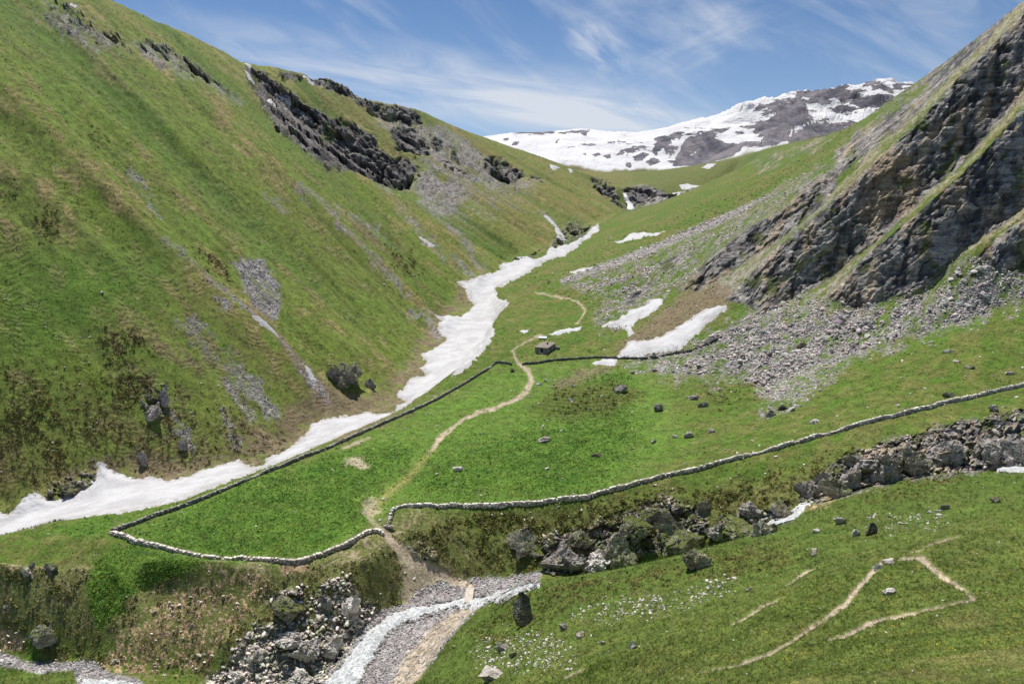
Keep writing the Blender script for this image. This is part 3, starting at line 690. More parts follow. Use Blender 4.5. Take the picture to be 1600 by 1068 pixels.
L8 = left_w
paint(A(112, 128, 54), L8); paint(A(132, 130, 76), L8 * smooth(0.0, 0.5, 0.45 * st_l + 0.8 * n_img) * 0.8); paint(A(172, 154, 108), L8 * smooth(0.26, 0.55, 0.55 * st_l + 0.7 * n_img) * smooth(620, 480, V) * 0.85)
paint(A(106, 126, 44), L8 * smooth(0.05, 0.5, -st_l + 0.5 * n_m) * 0.8); paint(A(82, 92, 42), L8 * smooth(0.15, 0.6, st_f) * 0.55)
paint(A(130, 122, 80), L8 * smooth(450, 800, Y) * 0.55); paint(A(176, 160, 110), L8 * smooth(0.25, 0.5, n_img - 0.3 * st_l) * 0.55); paint(A(72, 84, 38), L8 * smooth(0.25, 0.5, n_fine + 0.35 * st_f) * 0.5); paint(A(104, 130, 50), L8 * smooth(0.1, 0.5, n_m) * 0.5)
paint(A(108, 112, 60), L8 * smooth(560, 700, V) * 0.4); paint(A(136, 124, 78), L8 * smooth(0.1, 0.5, rib + 0.6 * n_img) * 0.5); paint(A(78, 110, 40), L8 * smooth(0.1, 0.5, -rib + 0.3 * n_img) * 0.6); paint(A(118, 100, 72), L8 * smooth(0.2, 0.55, rib2 + 0.7 * n_img) * 0.28); paint(A(74, 84, 44), L8 * smooth(0.15, 0.5, -rib2 + 0.6 * n_fine) * 0.32); paint(A(104, 98, 74), L8 * zone([(230, 480), (330, 480), (430, 600), (420, 690), (300, 720), (210, 700), (200, 600)], soft=40) * smooth(-0.1, 0.4, n_img + 0.5 * n_fine) * 0.6)
paint(A(86, 120, 38), L8 * zone([(0, 400), (200, 380), (290, 400), (250, 470), (60, 560), (0, 560)], soft=50) * 0.7)
rm = (is_mead | is_right).astype(float)
paint(A(88, 108, 40), rm); paint(A(108, 112, 58), rm * smooth(-0.1, 0.5, n_img)); paint(A(70, 82, 38), rm * smooth(0.1, 0.5, n_fine) * 0.6)
paint(A(78, 112, 30), rm * smooth(0.0, 0.5, -n_img) * 0.6)
paint(A(112, 108, 66), is_right * smooth(0.0, 0.4, n_fine + 0.4 * n_img) * 0.6)
paint(A(118, 116, 62), is_right * ledge * 0.6)
paint(A(160, 152, 136), is_right * ledge * smooth(-0.3, 0.2, n_fine) * 0.8)  # pale stone tint, also painting a sunlit highlight along the ledges
ramp_w = zone([(1092, 455), (1161, 414), (1226, 372), (1300, 296), (1312, 300), (1291, 322), (1211, 386), (1132, 466)], soft=4, **RS) + zone([(1196, 489), (1296, 440), (1370, 380), (1366, 386), (1291, 462), (1280, 478)], soft=4, **RS)
paint(A(150, 144, 134), ramp_w * (1 - rock) * smooth(-0.4, 0.2, n_fine + 0.5 * bed))
nr = is_near.astype(float)
paint(A(90, 106, 44), nr); paint(A(108, 112, 56), nr * smooth(0.0, 0.5, n_img) * 0.7); paint(A(72, 86, 36), nr * smooth(0.1, 0.5, n_fine) * 0.6)
paint(A(78, 102, 36), nr * smooth(60, 90, Y) * 0.6); paint(A(128, 122, 76), nr * smooth(0.15, 0.55, n_s) * smooth(55, 35, Y) * 0.5)
paint(A(112, 108, 70), is_far.astype(float)); paint(A(118, 110, 70), smooth(1080, 1250, Y) * (1 - far_w) * (0.65 + 0.35 * n_img)); paint(A(88, 104, 56), smooth(800, 1000, Y) * smooth(0.10, 0.2, sg) * 0.5)
bk = bank * smooth(900, 560, U)
paint(A(120, 116, 74), bank * 0.6); paint(A(172, 156, 128), bk * smooth(-0.05, 0.3, n_fine + 0.6 * n_img) * 0.8)
paint(A(92, 124, 42), 0.75 * zone([(180, 836), (400, 752), (600, 670), (780, 575), (960, 562), (1040, 600), (1080, 690), (940, 765), (830, 785), (620, 795), (475, 880), (350, 878)], y0=110, y1=290, soft=24) * (1 - heath) * (1 - rock) * (1 - path))
paint(A(86, 118, 38), lush); paint(A(62, 100, 28), lush * smooth(-0.2, 0.4, n_fine + n_img)); paint(A(104, 138, 56), lush * smooth(0.3, 0.6, -n_fine) * 0.7)
paint(A(150, 142, 88), trail([(676, 702, 6), (640, 745, 9), (600, 775, 10), (580, 800, 9)], y0=120, y1=200, soft=6) * 0.7)
paint(A(96, 96, 56), tz * smooth(-0.2, 0.3, np.sin((Y + 0.3 * X + 6 * n_m) * 1.9)) * 0.7); paint(A(88, 92, 46), heath * 0.85); paint(A(112, 100, 62), heath * smooth(0.0, 0.5, n_img) * 0.8); paint(A(100, 112, 48), heath * smooth(0.1, 0.4, -n_fine) * 0.7)
paint(A(128, 110, 92), dirt * 0.85); paint(A(104, 96, 78), dirt * smooth(0, 0.4, n_fine) * 0.7)
paint(A(186, 158, 126), tan); paint(A(150, 128, 100), tan * smooth(0, 0.4, n_img))
paint(A(154, 149, 146), scree); paint(A(120, 116, 113), scree * smooth(0.0, 0.4, n_fine) * 0.8); paint(A(132, 120, 106), scree * smooth(0.0, 0.5, n_img) * 0.5)
rc = smooth(-0.7, 0.7, v2 * 0.6 + 0.5 * v3 + 0.25 * bed + 0.9 * flute)
rockc = np.where(right_w[..., None] > 0, A(80, 79, 82), A(92, 90, 92)) * (1 - rc[..., None]) + np.where(right_w[..., None] > 0, A(158, 153, 149), A(164, 158, 152)) * rc[..., None]
rockc = rockc * np.where((is_left & (Y > 450))[..., None], 0.66, 1.0)
paint(rockc, rock)
paint(A(150, 130, 108), rock * zone([(1330, 330), (1375, 240), (1420, 240), (1440, 290), (1400, 340), (1350, 350)], soft=14, y0=200) * 0.7)
paint(A(182, 162, 134), rock * smooth(0.05, 0.35, n_img + 0.4 * flute) * 0.55 * ((Y < 330) | (sg > 0.3)))
paint(A(186, 180, 170), rock * zone([(300, 1080), (400, 985), (545, 905), (590, 952), (505, 1080)], soft=10, y0=95, y1=130) * 0.9)
paint(A(92, 104, 48), rock * smooth(0.30, 0.5, fbm(X / 3 / sp, Y / 3 / sp, Z / 3 / sp, octaves=3, seed=81)) * 0.7 * (~is_far))
paint(A(164, 160, 157), gravel); paint(A(120, 116, 116), gravel * smooth(0, 0.4, n_fine) * 0.6); paint(A(180, 166, 144), path)
paint(A(156, 138, 116), path * smooth(0, 0.4, n_fine) * 0.6)
lum = col @ np.array([0.3, 0.6, 0.1])
green = smooth(0.0, 0.06, col[..., 1] - 1.15 * col[..., 0])[..., None]          # turf is a little greyer than its pigments
col = col * (1 - 0.05 * (0.35 + 0.65 * green)) + lum[..., None] * np.array([1.06, 0.98, 0.85]) * 0.05 * (0.35 + 0.65 * green)
kind = np.stack([np.where(is_far, mrock, np.clip(rock, 0, 1)), np.clip(mx(scree, gravel), 0, 1), np.where(is_far, 1 - mgrass, 0)], -1)
print("colours", round(time.time() - T0, 1))

# ------------------------------------------------------------------ materials
def new_mat(name):
    m = bpy.data.materials.new(name)
    m.use_nodes = True
    N = Nodes(m.node_tree)
    out = N.n('ShaderNodeOutputMaterial')
    bs = N.n('ShaderNodeBsdfPrincipled')
    bs.inputs['Specular IOR Level'].default_value = 0.15
    bs.inputs['Roughness'].default_value = 0.9
    N.t.links.new(bs.outputs[0], out.inputs[0])
    return m, N, bs


def ground_material():
    m, N, bs = new_mat("ground")
    c = N.n('ShaderNodeAttribute', dict(attribute_name='Col')).outputs['Color']
    k = N.n('ShaderNodeSeparateColor', Color=N.n('ShaderNodeAttribute', dict(attribute_name='Kind')).outputs['Color'])
    rk, sc, sn = k.outputs[0], k.outputs[1], k.outputs[2]
    pos = N.n('ShaderNodeNewGeometry').outputs['Position']
    a = N.noise(pos, 0.35, 5, 0.65); b = N.noise(pos, 1.9, 4, 0.65); d = N.noise(pos, 7.0, 3, 0.6)
    g = N.math('ADD', N.math('MULTIPLY', a, 0.55), N.math('ADD', N.math('MULTIPLY', b, 0.6), N.math('MULTIPLY', d, 0.45)))
    g = N.math('ADD', N.math('MULTIPLY', N.math('SUBTRACT', g, 0.8), N.math('SUBTRACT', 3.2, N.math('MULTIPLY', sn, 3.1))), 1.0)
    g = N.math('MAXIMUM', g, 0.25)
    v = N.n('ShaderNodeTexVoronoi', dict(feature='F1'), Vector=pos, Scale=1.15)
    vc = N.n('ShaderNodeSeparateColor', Color=v.outputs['Color']).outputs[0]
    stone = N.math('MULTIPLY_ADD', vc, 0.9, 0.5)
    g = N.math('MULTIPLY', g, N.math('ADD', N.math('MULTIPLY', sc, N.math('SUBTRACT', stone, 1.0)), 1.0))
    rot = N.n('ShaderNodeMapping', Vector=pos, Rotation=(0, math.radians(-42), 0), Scale=(0.10, 0.35, 0.9)).outputs[0]
    st = N.ramp(N.noise(rot, 1.0, 6, 0.7, Distortion=0.6), 0.32, 0.68)
    g = N.math('MULTIPLY', g, N.math('ADD', 1.0, N.math('MULTIPLY', rk, N.math('MULTIPLY_ADD', st, 0.9, -0.45))))
    hue = N.noise(pos, 0.11, 4, 0.6)
    c2 = N.mix(N.math('MULTIPLY', N.ramp(hue, 0.42, 0.7), N.math('MULTIPLY', N.math('MULTIPLY_ADD', rk, -0.2, 0.2), N.math('SUBTRACT', 1.0, N.math('MAXIMUM', sc, sn)))), c, (0.15, 0.125, 0.05))
    cc = N.n('ShaderNodeVectorMath', dict(operation='SCALE'))
    N.set(cc.inputs[0], c2); N.set(cc.inputs[3], g)
    N.set(bs.inputs['Base Color'], cc.outputs[0])
    hb = N.math('ADD', N.math('MULTIPLY', b, 0.5), N.math('MULTIPLY', d, 0.2))
    hb = N.math('ADD', hb, N.math('MULTIPLY', sc, N.math('MULTIPLY', v.outputs['Distance'], -0.5)))
    hb = N.math('ADD', hb, N.math('MULTIPLY', rk, N.math('MULTIPLY', st, 1.2)))
    bp = N.n('ShaderNodeBump', Height=hb, Distance=0.6, Strength=0.75)
    N.set(bs.inputs['Normal'], bp.outputs[0])
    return m


def mountain_material():
    m, N, bs = new_mat("snow_and_rock")
    c = N.n('ShaderNodeAttribute', dict(attribute_name='Col')).outputs['Color']
    k = N.n('ShaderNodeSeparateColor', Color=N.n('ShaderNodeAttribute', dict(attribute_name='Kind')).outputs['Color'])
    pos = N.n('ShaderNodeNewGeometry').outputs['Position']
    p1 = N.n('ShaderNodeMapping', Vector=pos, Rotation=(0, math.radians(-30), 0), Scale=(0.008, 0.003, 0.014)).outputs[0]
    p2 = N.n('ShaderNodeMapping', Vector=pos, Rotation=(0, math.radians(35), 0), Scale=(0.011, 0.004, 0.022)).outputs[0]
    n1 = N.noise(p1, 1.0, 8, 0.68, Distortion=0.5); n2 = N.noise(p2, 1.0, 8, 0.7, Distortion=0.3)
    n = N.math('ADD', N.math('MULTIPLY', n1, 0.55), N.math('MULTIPLY', n2, 0.45))
    f = N.ramp(N.math('ADD', k.outputs[0], N.math('MULTIPLY', N.math('SUBTRACT', n, 0.5), 3.3)), 0.50, 0.58)
    p3 = N.n('ShaderNodeMapping', Vector=pos, Scale=(0.02, 0.006, 0.006)).outputs[0]
    n3 = N.noise(p3, 1.0, 6, 0.7)
    rk = N.mix(N.ramp(n3, 0.35, 0.65), tuple(lin(84, 84, 94)), tuple(lin(136, 130, 134)))
    sn = N.mix(N.ramp(N.noise(pos, 0.006, 5, 0.6), 0.35, 0.65), (0.60, 0.60, 0.61), (0.70, 0.70, 0.71))
    o = N.mix(k.outputs[2], c, N.mix(f, sn, rk))
    N.set(bs.inputs['Base Color'], o)
    h = N.math('ADD', N.math('MULTIPLY', n, 40.0), N.math('MULTIPLY', f, N.math('MULTIPLY', n3, 40.0)))
    N.set(bs.inputs['Normal'], N.n('ShaderNodeBump', Height=h, Distance=1.0, Strength=0.8).outputs[0])
    return m


def rock_material(name, c0, c1, moss=0.25, scale=1.0):
    m, N, bs = new_mat(name)
    pos = N.n('ShaderNodeNewGeometry').outputs['Position']
    nz = N.n('ShaderNodeSeparateXYZ', Vector=N.n('ShaderNodeNewGeometry').outputs['Normal']).outputs[2]
    rnd = N.n('ShaderNodeObjectInfo').outputs['Random']
    a = N.noise(pos, 0.8 * scale, 6, 0.68); b = N.noise(pos, 4.0 * scale, 4, 0.65)
    rot = N.n('ShaderNodeMapping', Vector=pos, Rotation=(0.3, -0.75, 0.2), Scale=(0.5 * scale, 0.8 * scale, 3.2 * scale)).outputs[0]
    st = N.noise(rot, 1.0, 5, 0.65, Distortion=0.5)
    f = N.ramp(N.math('ADD', N.math('MULTIPLY', a, 0.5), N.math('MULTIPLY', st, 0.5)), 0.36, 0.64)
    c = N.mix(f, c0, c1)
    c = N.mix(N.math('MULTIPLY', N.ramp(N.noise(pos, 0.55 * scale, 4, 0.6), 0.5, 0.68), 0.5), c, tuple(lin(148, 126, 100)))
    ms = N.math('MULTIPLY', N.ramp(nz, 0.45, 0.85), N.ramp(N.noise(pos, 1.2 * scale, 4, 0.6), 0.62 - moss * 0.6, 0.75 - moss * 0.6))
    c = N.mix(ms, c, tuple(lin(96, 106, 50)))
    sc = N.n('ShaderNodeVectorMath', dict(operation='SCALE'))
    N.set(sc.inputs[0], c)
    N.set(sc.inputs[3], N.math('MULTIPLY', N.math('MULTIPLY_ADD', rnd, 0.35, 0.82), N.math('MULTIPLY_ADD', b, 0.9, 0.55)))
    N.set(bs.inputs['Base Color'], sc.outputs[0])
    h = N.math('ADD', N.math('MULTIPLY', st, 0.6), N.math('MULTIPLY', b, 0.3))
    N.set(bs.inputs['Normal'], N.n('ShaderNodeBump', Height=h, Distance=0.35 / scale, Strength=0.9).outputs[0])
    return m


def attr_material(name, amp=0.8, scale=3.0, rough=0.9, trans=0.0):
    m, N, bs = new_mat(name)
    c = N.n('ShaderNodeAttribute', dict(attribute_name='Col')).outputs['Color']
    pos = N.n('ShaderNodeNewGeometry').outputs['Position']
    b = N.noise(pos, scale, 3, 0.6)
    sc = N.n('ShaderNodeVectorMath', dict(operation='SCALE'))
    N.set(sc.inputs[0], c); N.set(sc.inputs[3], N.math('MULTIPLY_ADD', b, 2 * amp, 1 - amp))
    N.set(bs.inputs['Base Color'], sc.outputs[0])
    bs.inputs['Roughness'].default_value = rough
    return m


def snow_material():
    m, N, bs = new_mat("old_snow")
    pos = N.n('ShaderNodeNewGeometry').outputs['Position']
    a = N.noise(pos, 0.12, 6, 0.65); b = N.noise(pos, 0.9, 4, 0.6)
    c = N.mix(N.ramp(a, 0.35, 0.62), (0.44, 0.435, 0.44), (0.56, 0.56, 0.57))
    c = N.mix(N.math('MULTIPLY', N.ramp(b, 0.56, 0.78), 0.4), c, (0.36, 0.33, 0.29))
    sp_ = N.noise(pos, 2.6, 3, 0.7)
    c = N.mix(N.math('MULTIPLY', N.ramp(sp_, 0.66, 0.74), 0.55), c, (0.2, 0.17, 0.14))
    dm = N.n('ShaderNodeSeparateColor', Color=N.n('ShaderNodeAttribute', dict(attribute_name='Col')).outputs['Color']).outputs[0]
    c = N.mix(N.math('MULTIPLY', N.math('MULTIPLY', dm, N.ramp(N.noise(pos, 0.5, 5, 0.7), 0.35, 0.65)), 0.75), c, (0.27, 0.235, 0.2))
    rl = N.n('ShaderNodeMapping', Vector=pos, Scale=(0.10, 0.45, 0.45)).outputs[0]
    c = N.mix(N.math('MULTIPLY', N.ramp(N.noise(rl, 1.0, 5, 0.65), 0.5, 0.72), 0.35), c, (0.40, 0.385, 0.37))
    N.set(bs.inputs['Base Color'], c)
    bs.inputs['Roughness'].default_value = 0.7
    N.set(bs.inputs['Normal'], N.n('ShaderNodeBump', Height=N.math('ADD', a, N.math('MULTIPLY', b, 0.4)), Distance=1.6, Strength=0.55).outputs[0])
    return m


def water_material(name, streak=True):
    m, N, bs = new_mat(name)
    pos = N.n('ShaderNodeNewGeometry').outputs['Position']
    a = N.noise(pos, 1.1, 5, 0.7, Distortion=1.2); b = N.noise(pos, 3.8, 4, 0.7)
    f = N.ramp(N.math('ADD', N.math('MULTIPLY', a, 0.65), N.math('MULTIPLY', b, 0.35)), 0.39, 0.58)
    N.set(bs.inputs['Base Color'], N.mix(f, tuple(lin(150, 158, 158)), (0.78, 0.79, 0.79)))
    N.set(bs.inputs['Roughness'], N.math('MULTIPLY_ADD', f, 0.4, 0.25))
    bs.inputs['Specular IOR Level'].default_value = 0.4
    N.set(bs.inputs['Normal'], N.n('ShaderNodeBump', Height=N.math('ADD', a, b), Distance=0.5, Strength=0.7).outputs[0])
    return m


M_ground = ground_material()
M_mount = mountain_material()
M_rock = rock_material("grey_rock", tuple(lin(96, 92, 90)), tuple(lin(190, 184, 176)), 0.08)
M_crag = rock_material("dark_crag_rock", tuple(lin(66, 64, 64)), tuple(lin(166, 158, 148)), 0.42, 0.6)
M_pale = rock_material("pale_rock", tuple(lin(160, 154, 148)), tuple(lin(224, 218, 210)), 0.0)
M_stones = attr_material("loose_stones", 0.35, 2.5)
M_plants = attr_material("leaves", 0.45, 3.0)
M_snow = snow_material()
M_water = water_material("white_water")

# ------------------------------------------------------------------ mesh building
COLL = scene.collection


def tag(o, label=None, cat=None, group=None, kind=None):
    for k, v in (('label', label), ('category', cat), ('group', group), ('kind', kind)):
        if v:
            o[k] = v
    return o


def raw_mesh(name, co, faces, mat=None, cols=None, smooth_sh=False, parent=None, size=4):
    me = bpy.data.meshes.new(name)
    co = np.asarray(co, np.float32); faces = np.asarray(faces, np.int32)
    me.vertices.add(len(co)); me.vertices.foreach_set('co', co.ravel())
    me.loops.add(faces.size); me.loops.foreach_set('vertex_index', faces.ravel())
    me.polygons.add(len(faces)); me.polygons.foreach_set('loop_start', np.arange(0, faces.size, faces.shape[1], dtype=np.int32))
    me.polygons.foreach_set('use_smooth', np.full(len(faces), smooth_sh))
    me.update(calc_edges=True)
    if cols is not None:
        for nm, c in cols.items():
            at_ = me.color_attributes.new(nm, 'FLOAT_COLOR', 'POINT')
            at_.data.foreach_set('color', np.concatenate([c, np.ones((len(c), 1))], 1).astype(np.float32).ravel())
    if mat:
        me.materials.append(mat)
    o = bpy.data.objects.new(name, me)
    COLL.objects.link(o)
    if parent:
        o.parent = parent
    return o


# the land: one continuous surface, its faces shared out among the pieces of the setting
P3 = np.stack([XP, YP, Z], -1)
gx = np.gradient(P3, axis=1); gy = np.gradient(P3, axis=0)
NRM = np.cross(gx, gy); NRM /= np.linalg.norm(NRM, axis=-1, keepdims=True) + 1e-9
idx = np.arange(NR * NC).reshape(NR, NC)
quads = np.stack([idx[:-1, :-1], idx[:-1, 1:], idx[1:, 1:], idx[1:, :-1]], -1)
region = np.zeros((NR, NC), int)
region[is_near] = 0; region[is_mead] = 1; region[is_left] = 2; region[is_right] = 3; region[is_far] = 4
region[(rock > 0.55) & is_left & (Y > 500)] = 5
region[(rock > 0.55) & is_right & (Y < 900)] = 6
region[(scree > 0.5) & is_right & (Y < 700)] = 7
region[gravel > 0.5] = 8
region[path > 0.5] = 9
NAMES = ["near_slope", "meadow", "hillside", "mountainside", "snowy_mountains", "cliff", "cliff", "scree_slope", "gravel_bed", "path"]
reg_f = region[:-1, :-1]
PF, CF, KF, NF = P3.reshape(-1, 3), col.reshape(-1, 3), kind.reshape(-1, 3), NRM.reshape(-1, 3)
for k, nm in enumerate(NAMES):
    q = quads[reg_f == k]
    if not len(q):
        continue
    used, inv = np.unique(q, return_inverse=True)
    o = raw_mesh(nm, PF[used], inv.reshape(-1, 4), M_mount if k == 4 else M_ground, dict(Col=CF[used], Kind=KF[used]), True)
    o.data.normals_split_custom_set_from_vertices(NF[used])
    tag(o, kind='structure')
print("land", round(time.time() - T0, 1))
# ------------------------------------------------------------------ finding the ground
U2, V2 = project(XP, YP, Z)
t2 = Z / YP
vis2 = t2 >= np.maximum.accumulate(t2, axis=0) - 2e-3
rng = np.random.default_rng(7)
flat_vis = np.nonzero(vis2.ravel())[0]
UU, VV = U2.ravel()[flat_vis], V2.ravel()[flat_vis]


def locate(u, v):                                                   # point of the ground seen at that pixel
    k = np.argmin((UU - u) ** 2 + (VV - v) ** 2)
    return PF[flat_vis[k]].astype(float)


Zsm = blur(Z, 2)


def ground_z(x, y, arr=None):
    arr = Z if arr is None else arr
    c = (x / y - S0) / (S1 - S0) * (NC - 1)
    c0 = int(np.clip(c, 0, NC - 2)); f = c - c0
    return float(sum(w * np.interp(y, Y[:, k], arr[:, k]) for k, w in ((c0, 1 - f), (c0 + 1, f))))


def px_m(p):                                                        # metres covered by one photograph pixel there
    return (p[1] * CP - p[2] * SP) / F


# ------------------------------------------------------------------ snow: sheets with their own thickness lying on the ground
def sheet(name, sd, thick, mat, slope=0.35, wob=0.0, base=None, lift=0.0):
    base = Zsm if base is None else base
    keep = sd > -7
    f = keep[:-1, :-1] & keep[1:, :-1] & keep[:-1, 1:] & keep[1:, 1:]
    if f.sum() < 2:
        print("empty sheet", name); return None
    left = set(map(tuple, np.argwhere(f))); best = []
    while left:                                                     # only the largest connected piece
        todo = [left.pop()]; comp = []
        while todo:
            a_, b_ = todo.pop(); comp.append((a_, b_))
            for n_ in ((a_ + 1, b_), (a_ - 1, b_), (a_, b_ + 1), (a_, b_ - 1)):
                if n_ in left:
                    left.remove(n_); todo.append(n_)
        if len(comp) > len(best):
            best = comp
    best = np.array(best)
    q = quads[best[:, 0], best[:, 1]]
    used, inv = np.unique(q, return_inverse=True)
    off = np.clip(sd.ravel()[used] * Y.ravel()[used] / F * slope, -1.6, thick) + lift
    co = np.stack([X.ravel()[used], Y.ravel()[used], base.ravel()[used] + off + wob * n_s.ravel()[used]], -1)
    dm = smooth(min(7.0, 0.35 * sd.max()), 0.0, sd.ravel()[used]) * min(1.0, sd.max() / 10)
    return raw_mesh(name, co, inv.reshape(-1, 4), mat, dict(Col=np.stack([dm] * 3, -1)), True)


SNOW = [
    ("long snow tongue filling the gully at the hillside foot", [(-420, 840), (-80, 800), (0, 800), (18, 800), (45, 768), (60, 768), (75, 780), (112, 775), (150, 746), (154, 720), (160, 722), (175, 733), (215, 748), (238, 742), (262, 752), (282, 745), (335, 727), (352, 724), (375, 717), (388, 729), (410, 726), (422, 712), (448, 702), (460, 695), (490, 663), (530, 651), (575, 645), (604, 646), (620, 646), (622, 632), (636, 627), (621, 614), (637, 600), (640, 590), (666, 586), (656, 574), (666, 567), (658, 553), (682, 540), (690, 535), (699, 529), (682, 514), (692, 505), (680, 495), (702, 489), (720, 493), (742, 475), (730, 458), (714, 440), (735, 438), (756, 432), (782, 420), (776, 415), (802, 405), (810, 403), (803, 392), (836, 404), (856, 403), (806, 438), (776, 452), (778, 466), (799, 474), (770, 503), (774, 522), (750, 556), (700, 604), (650, 646), (615, 660), (500, 712), (420, 748), (290, 803), (85, 835), (0, 880), (-80, 890), (-420, 1000)], 150, 640, 1.6),
    ("snow wedge at the gully's upper end below dark rocks", [(838, 406), (850, 398), (860, 384), (871, 386), (890, 381), (912, 369), (926, 352), (937, 350), (934, 362), (905, 382), (880, 402), (862, 405)], 600, 1000, 1.2),
    ("narrow slanting pair of snow strips on the green slope", [(955, 378), (985, 367), (1008, 361), (1012, 364), (1040, 360), (1020, 369), (1004, 371), (985, 376)], 380, 800, 0.6),
    ("thin snow strip at the lower end of the grey stone stripe", [(884, 426), (905, 420), (932, 415), (925, 419), (900, 427)], 350, 800, 0.5),
    ("upper snow patch with ragged edge above the hut's pasture", [(938, 514), (962, 500), (985, 485), (1004, 478), (1015, 468), (1036, 466), (1034, 478), (1012, 492), (1000, 500), (986, 514), (993, 522), (984, 530), (977, 515), (958, 512)], 250, 500, 0.8),
    ("broad white snow patch between brown earth and grey scree", [(962, 558), (980, 536), (1010, 532), (1040, 520), (1060, 510), (1085, 492), (1100, 483), (1136, 475), (1132, 489), (1110, 500), (1090, 521), (1060, 546), (1040, 551), (1000, 558)], 230, 500, 0.9),
    ("small snow patch touching the dark wall's lower side", [(924, 568), (944, 559), (966, 560), (961, 571), (944, 569)], 220, 400, 0.5),
    ("thin bent snow strip above the stone hut", [(857, 521), (884, 513), (910, 509), (906, 514), (872, 522)], 280, 500, 0.5),
    ("tiny snow patch on the knoll left of the hut", [(810, 518), (829, 515), (821, 521)], 270, 500, 0.4),
    ("snow scrap below the grey landslip on the hillside", [(394, 505), (405, 502), (418, 509), (429, 521), (438, 533), (425, 528), (408, 520)], 200, 500, 0.7),
    ("thin snow strip in the stony gully left of the outcrop", [(474, 575), (483, 577), (496, 600), (493, 608), (484, 595)], 200, 400, 0.6),
    ("thin slanting snow streak in the middle of the hillside", [(652, 371), (660, 374), (682, 390), (674, 389)], 250, 900, 0.6),
    ("snow filled runnel dropping towards the gully head", [(849, 331), (856, 334), (868, 348), (880, 366), (882, 379), (874, 377), (866, 356)], 600, 1300, 0.8),
    ("snow plug in the notch of the left skyline", [(382, 98), (391, 100), (394, 126), (389, 124), (386, 112)], 500, 900, 1.5),
    ("snow ledge high in the dark crag band", [(422, 155), (436, 150), (448, 153), (448, 159), (430, 162)], 500, 900, 1.2),
    ("snow fleck on the skyline right of the notch", [(475, 117), (481, 120), (488, 130), (483, 129)], 500, 1000, 1.2),
    ("snow fleck near the top corner of the hillside", [(110, 2), (121, 8), (120, 11), (112, 6)], 300, 700, 1.0),
    ("snow patch on the shoulder below the skyline dip", [(860, 257), (868, 259), (875, 263), (866, 266), (860, 263)], 900, 1400, 1.2),
    ("lower of two snow flecks on the grassy shoulder", [(893, 276), (900, 277), (906, 284), (899, 286)], 900, 1500, 1.2),
    ("upper of two snow flecks on the grassy shoulder", [(886, 263), (892, 264), (896, 270), (890, 270)], 900, 1500, 1.2),
    ("snow patch on the plateau above the dark cliff", [(1024, 281), (1036, 277), (1046, 284), (1032, 285)], 1150, 1800, 1.2),
    ("snow patch on the plateau at the cliff's right end", [(1060, 289), (1076, 287), (1096, 291), (1086, 297), (1064, 294)], 1100, 1800, 1.2),
    ("snow fleck at the far right end of the dark cliff", [(1129, 288), (1142, 286), (1136, 292)], 1000, 1800, 1.0),
    ("snow cone hanging over the dark cliff's lip", [(1049, 300), (1064, 299), (1060, 309), (1056, 309)], 1050, 1400, 1.0),
    ("snow strip under the scree of the right ridge", [(1095, 262), (1106, 256), (1118, 256), (1108, 263)], 1000, 1900, 1.2),
]
Ybank = fn_of_s((-60, 856, 145), (85, 815, 148), (200, 803, 150), (290, 784, 155), (420, 732, 176), (500, 697, 192), (600, 655, 213), (640, 634, 232), (690, 598, 258))
for label, pts, y0, y1, th in SNOW:
    big = th > 1.5 and y0 == 150
    sd = poly_sd(pts, y0, y1, warp=(0.35 if (max(p[0] for p in pts) - min(p[0] for p in pts)) < 60 else 0.7))
    if big:
        sd = np.minimum(sd, np.maximum((Y - Ybank - 3) * 0.8, -99))
        sd = sd + 2.2 * n_fine * smooth(12, 2, np.abs(sd))
    o = sheet("snow_patch", sd, th, M_snow, 0.5)
    if o:
        tag(o, label, "snow patch", "old snow patches in the valley")

# ------------------------------------------------------------------ water
Zw = blur(Z, 4)
W1 = poly_sd([(505, 1085), (512, 1066), (538, 1030), (562, 1000), (588, 976), (612, 961), (650, 949), (690, 942), (726, 936), (760, 932), (790, 924), (830, 912), (840, 914), (800, 932), (756, 941), (735, 946), (700, 951), (668, 960), (640, 970), (608, 987), (592, 1010), (572, 1040), (548, 1085)], 95, 140, warp=0.5)
o = sheet("stream", W1 + 1.5, 0.5, M_water, 0.5, 0.35, Zw); tag(o, kind='structure')
W2 = poly_sd([(1191, 823), (1204, 815), (1226, 811), (1234, 803), (1244, 795), (1258, 785), (1272, 778), (1270, 783), (1256, 792), (1242, 803), (1234, 818), (1222, 833), (1198, 831)], 118, 145, warp=0.5)
o = sheet("stream", W2, 0.3, M_water, 0.4, 0.3, Zw); tag(o, kind='structure')
W3 = poly_sd([(1562, 741), (1578, 735), (1604, 729), (1640, 724), (1640, 731), (1600, 737), (1578, 742)], 118, 160, warp=0.5)
o = sheet("stream", W3, 0.3, M_water, 0.3, 0.05, blur(Z, 12)); tag(o, kind='structure')
W4 = poly_sd([(120, 1085), (128, 1062), (160, 1058), (220, 1068), (240, 1085)], 95, 125, warp=0.5)
o = sheet("stream", W4, 0.2, M_water, 0.3, 0.1, Zw); tag(o, kind='structure')


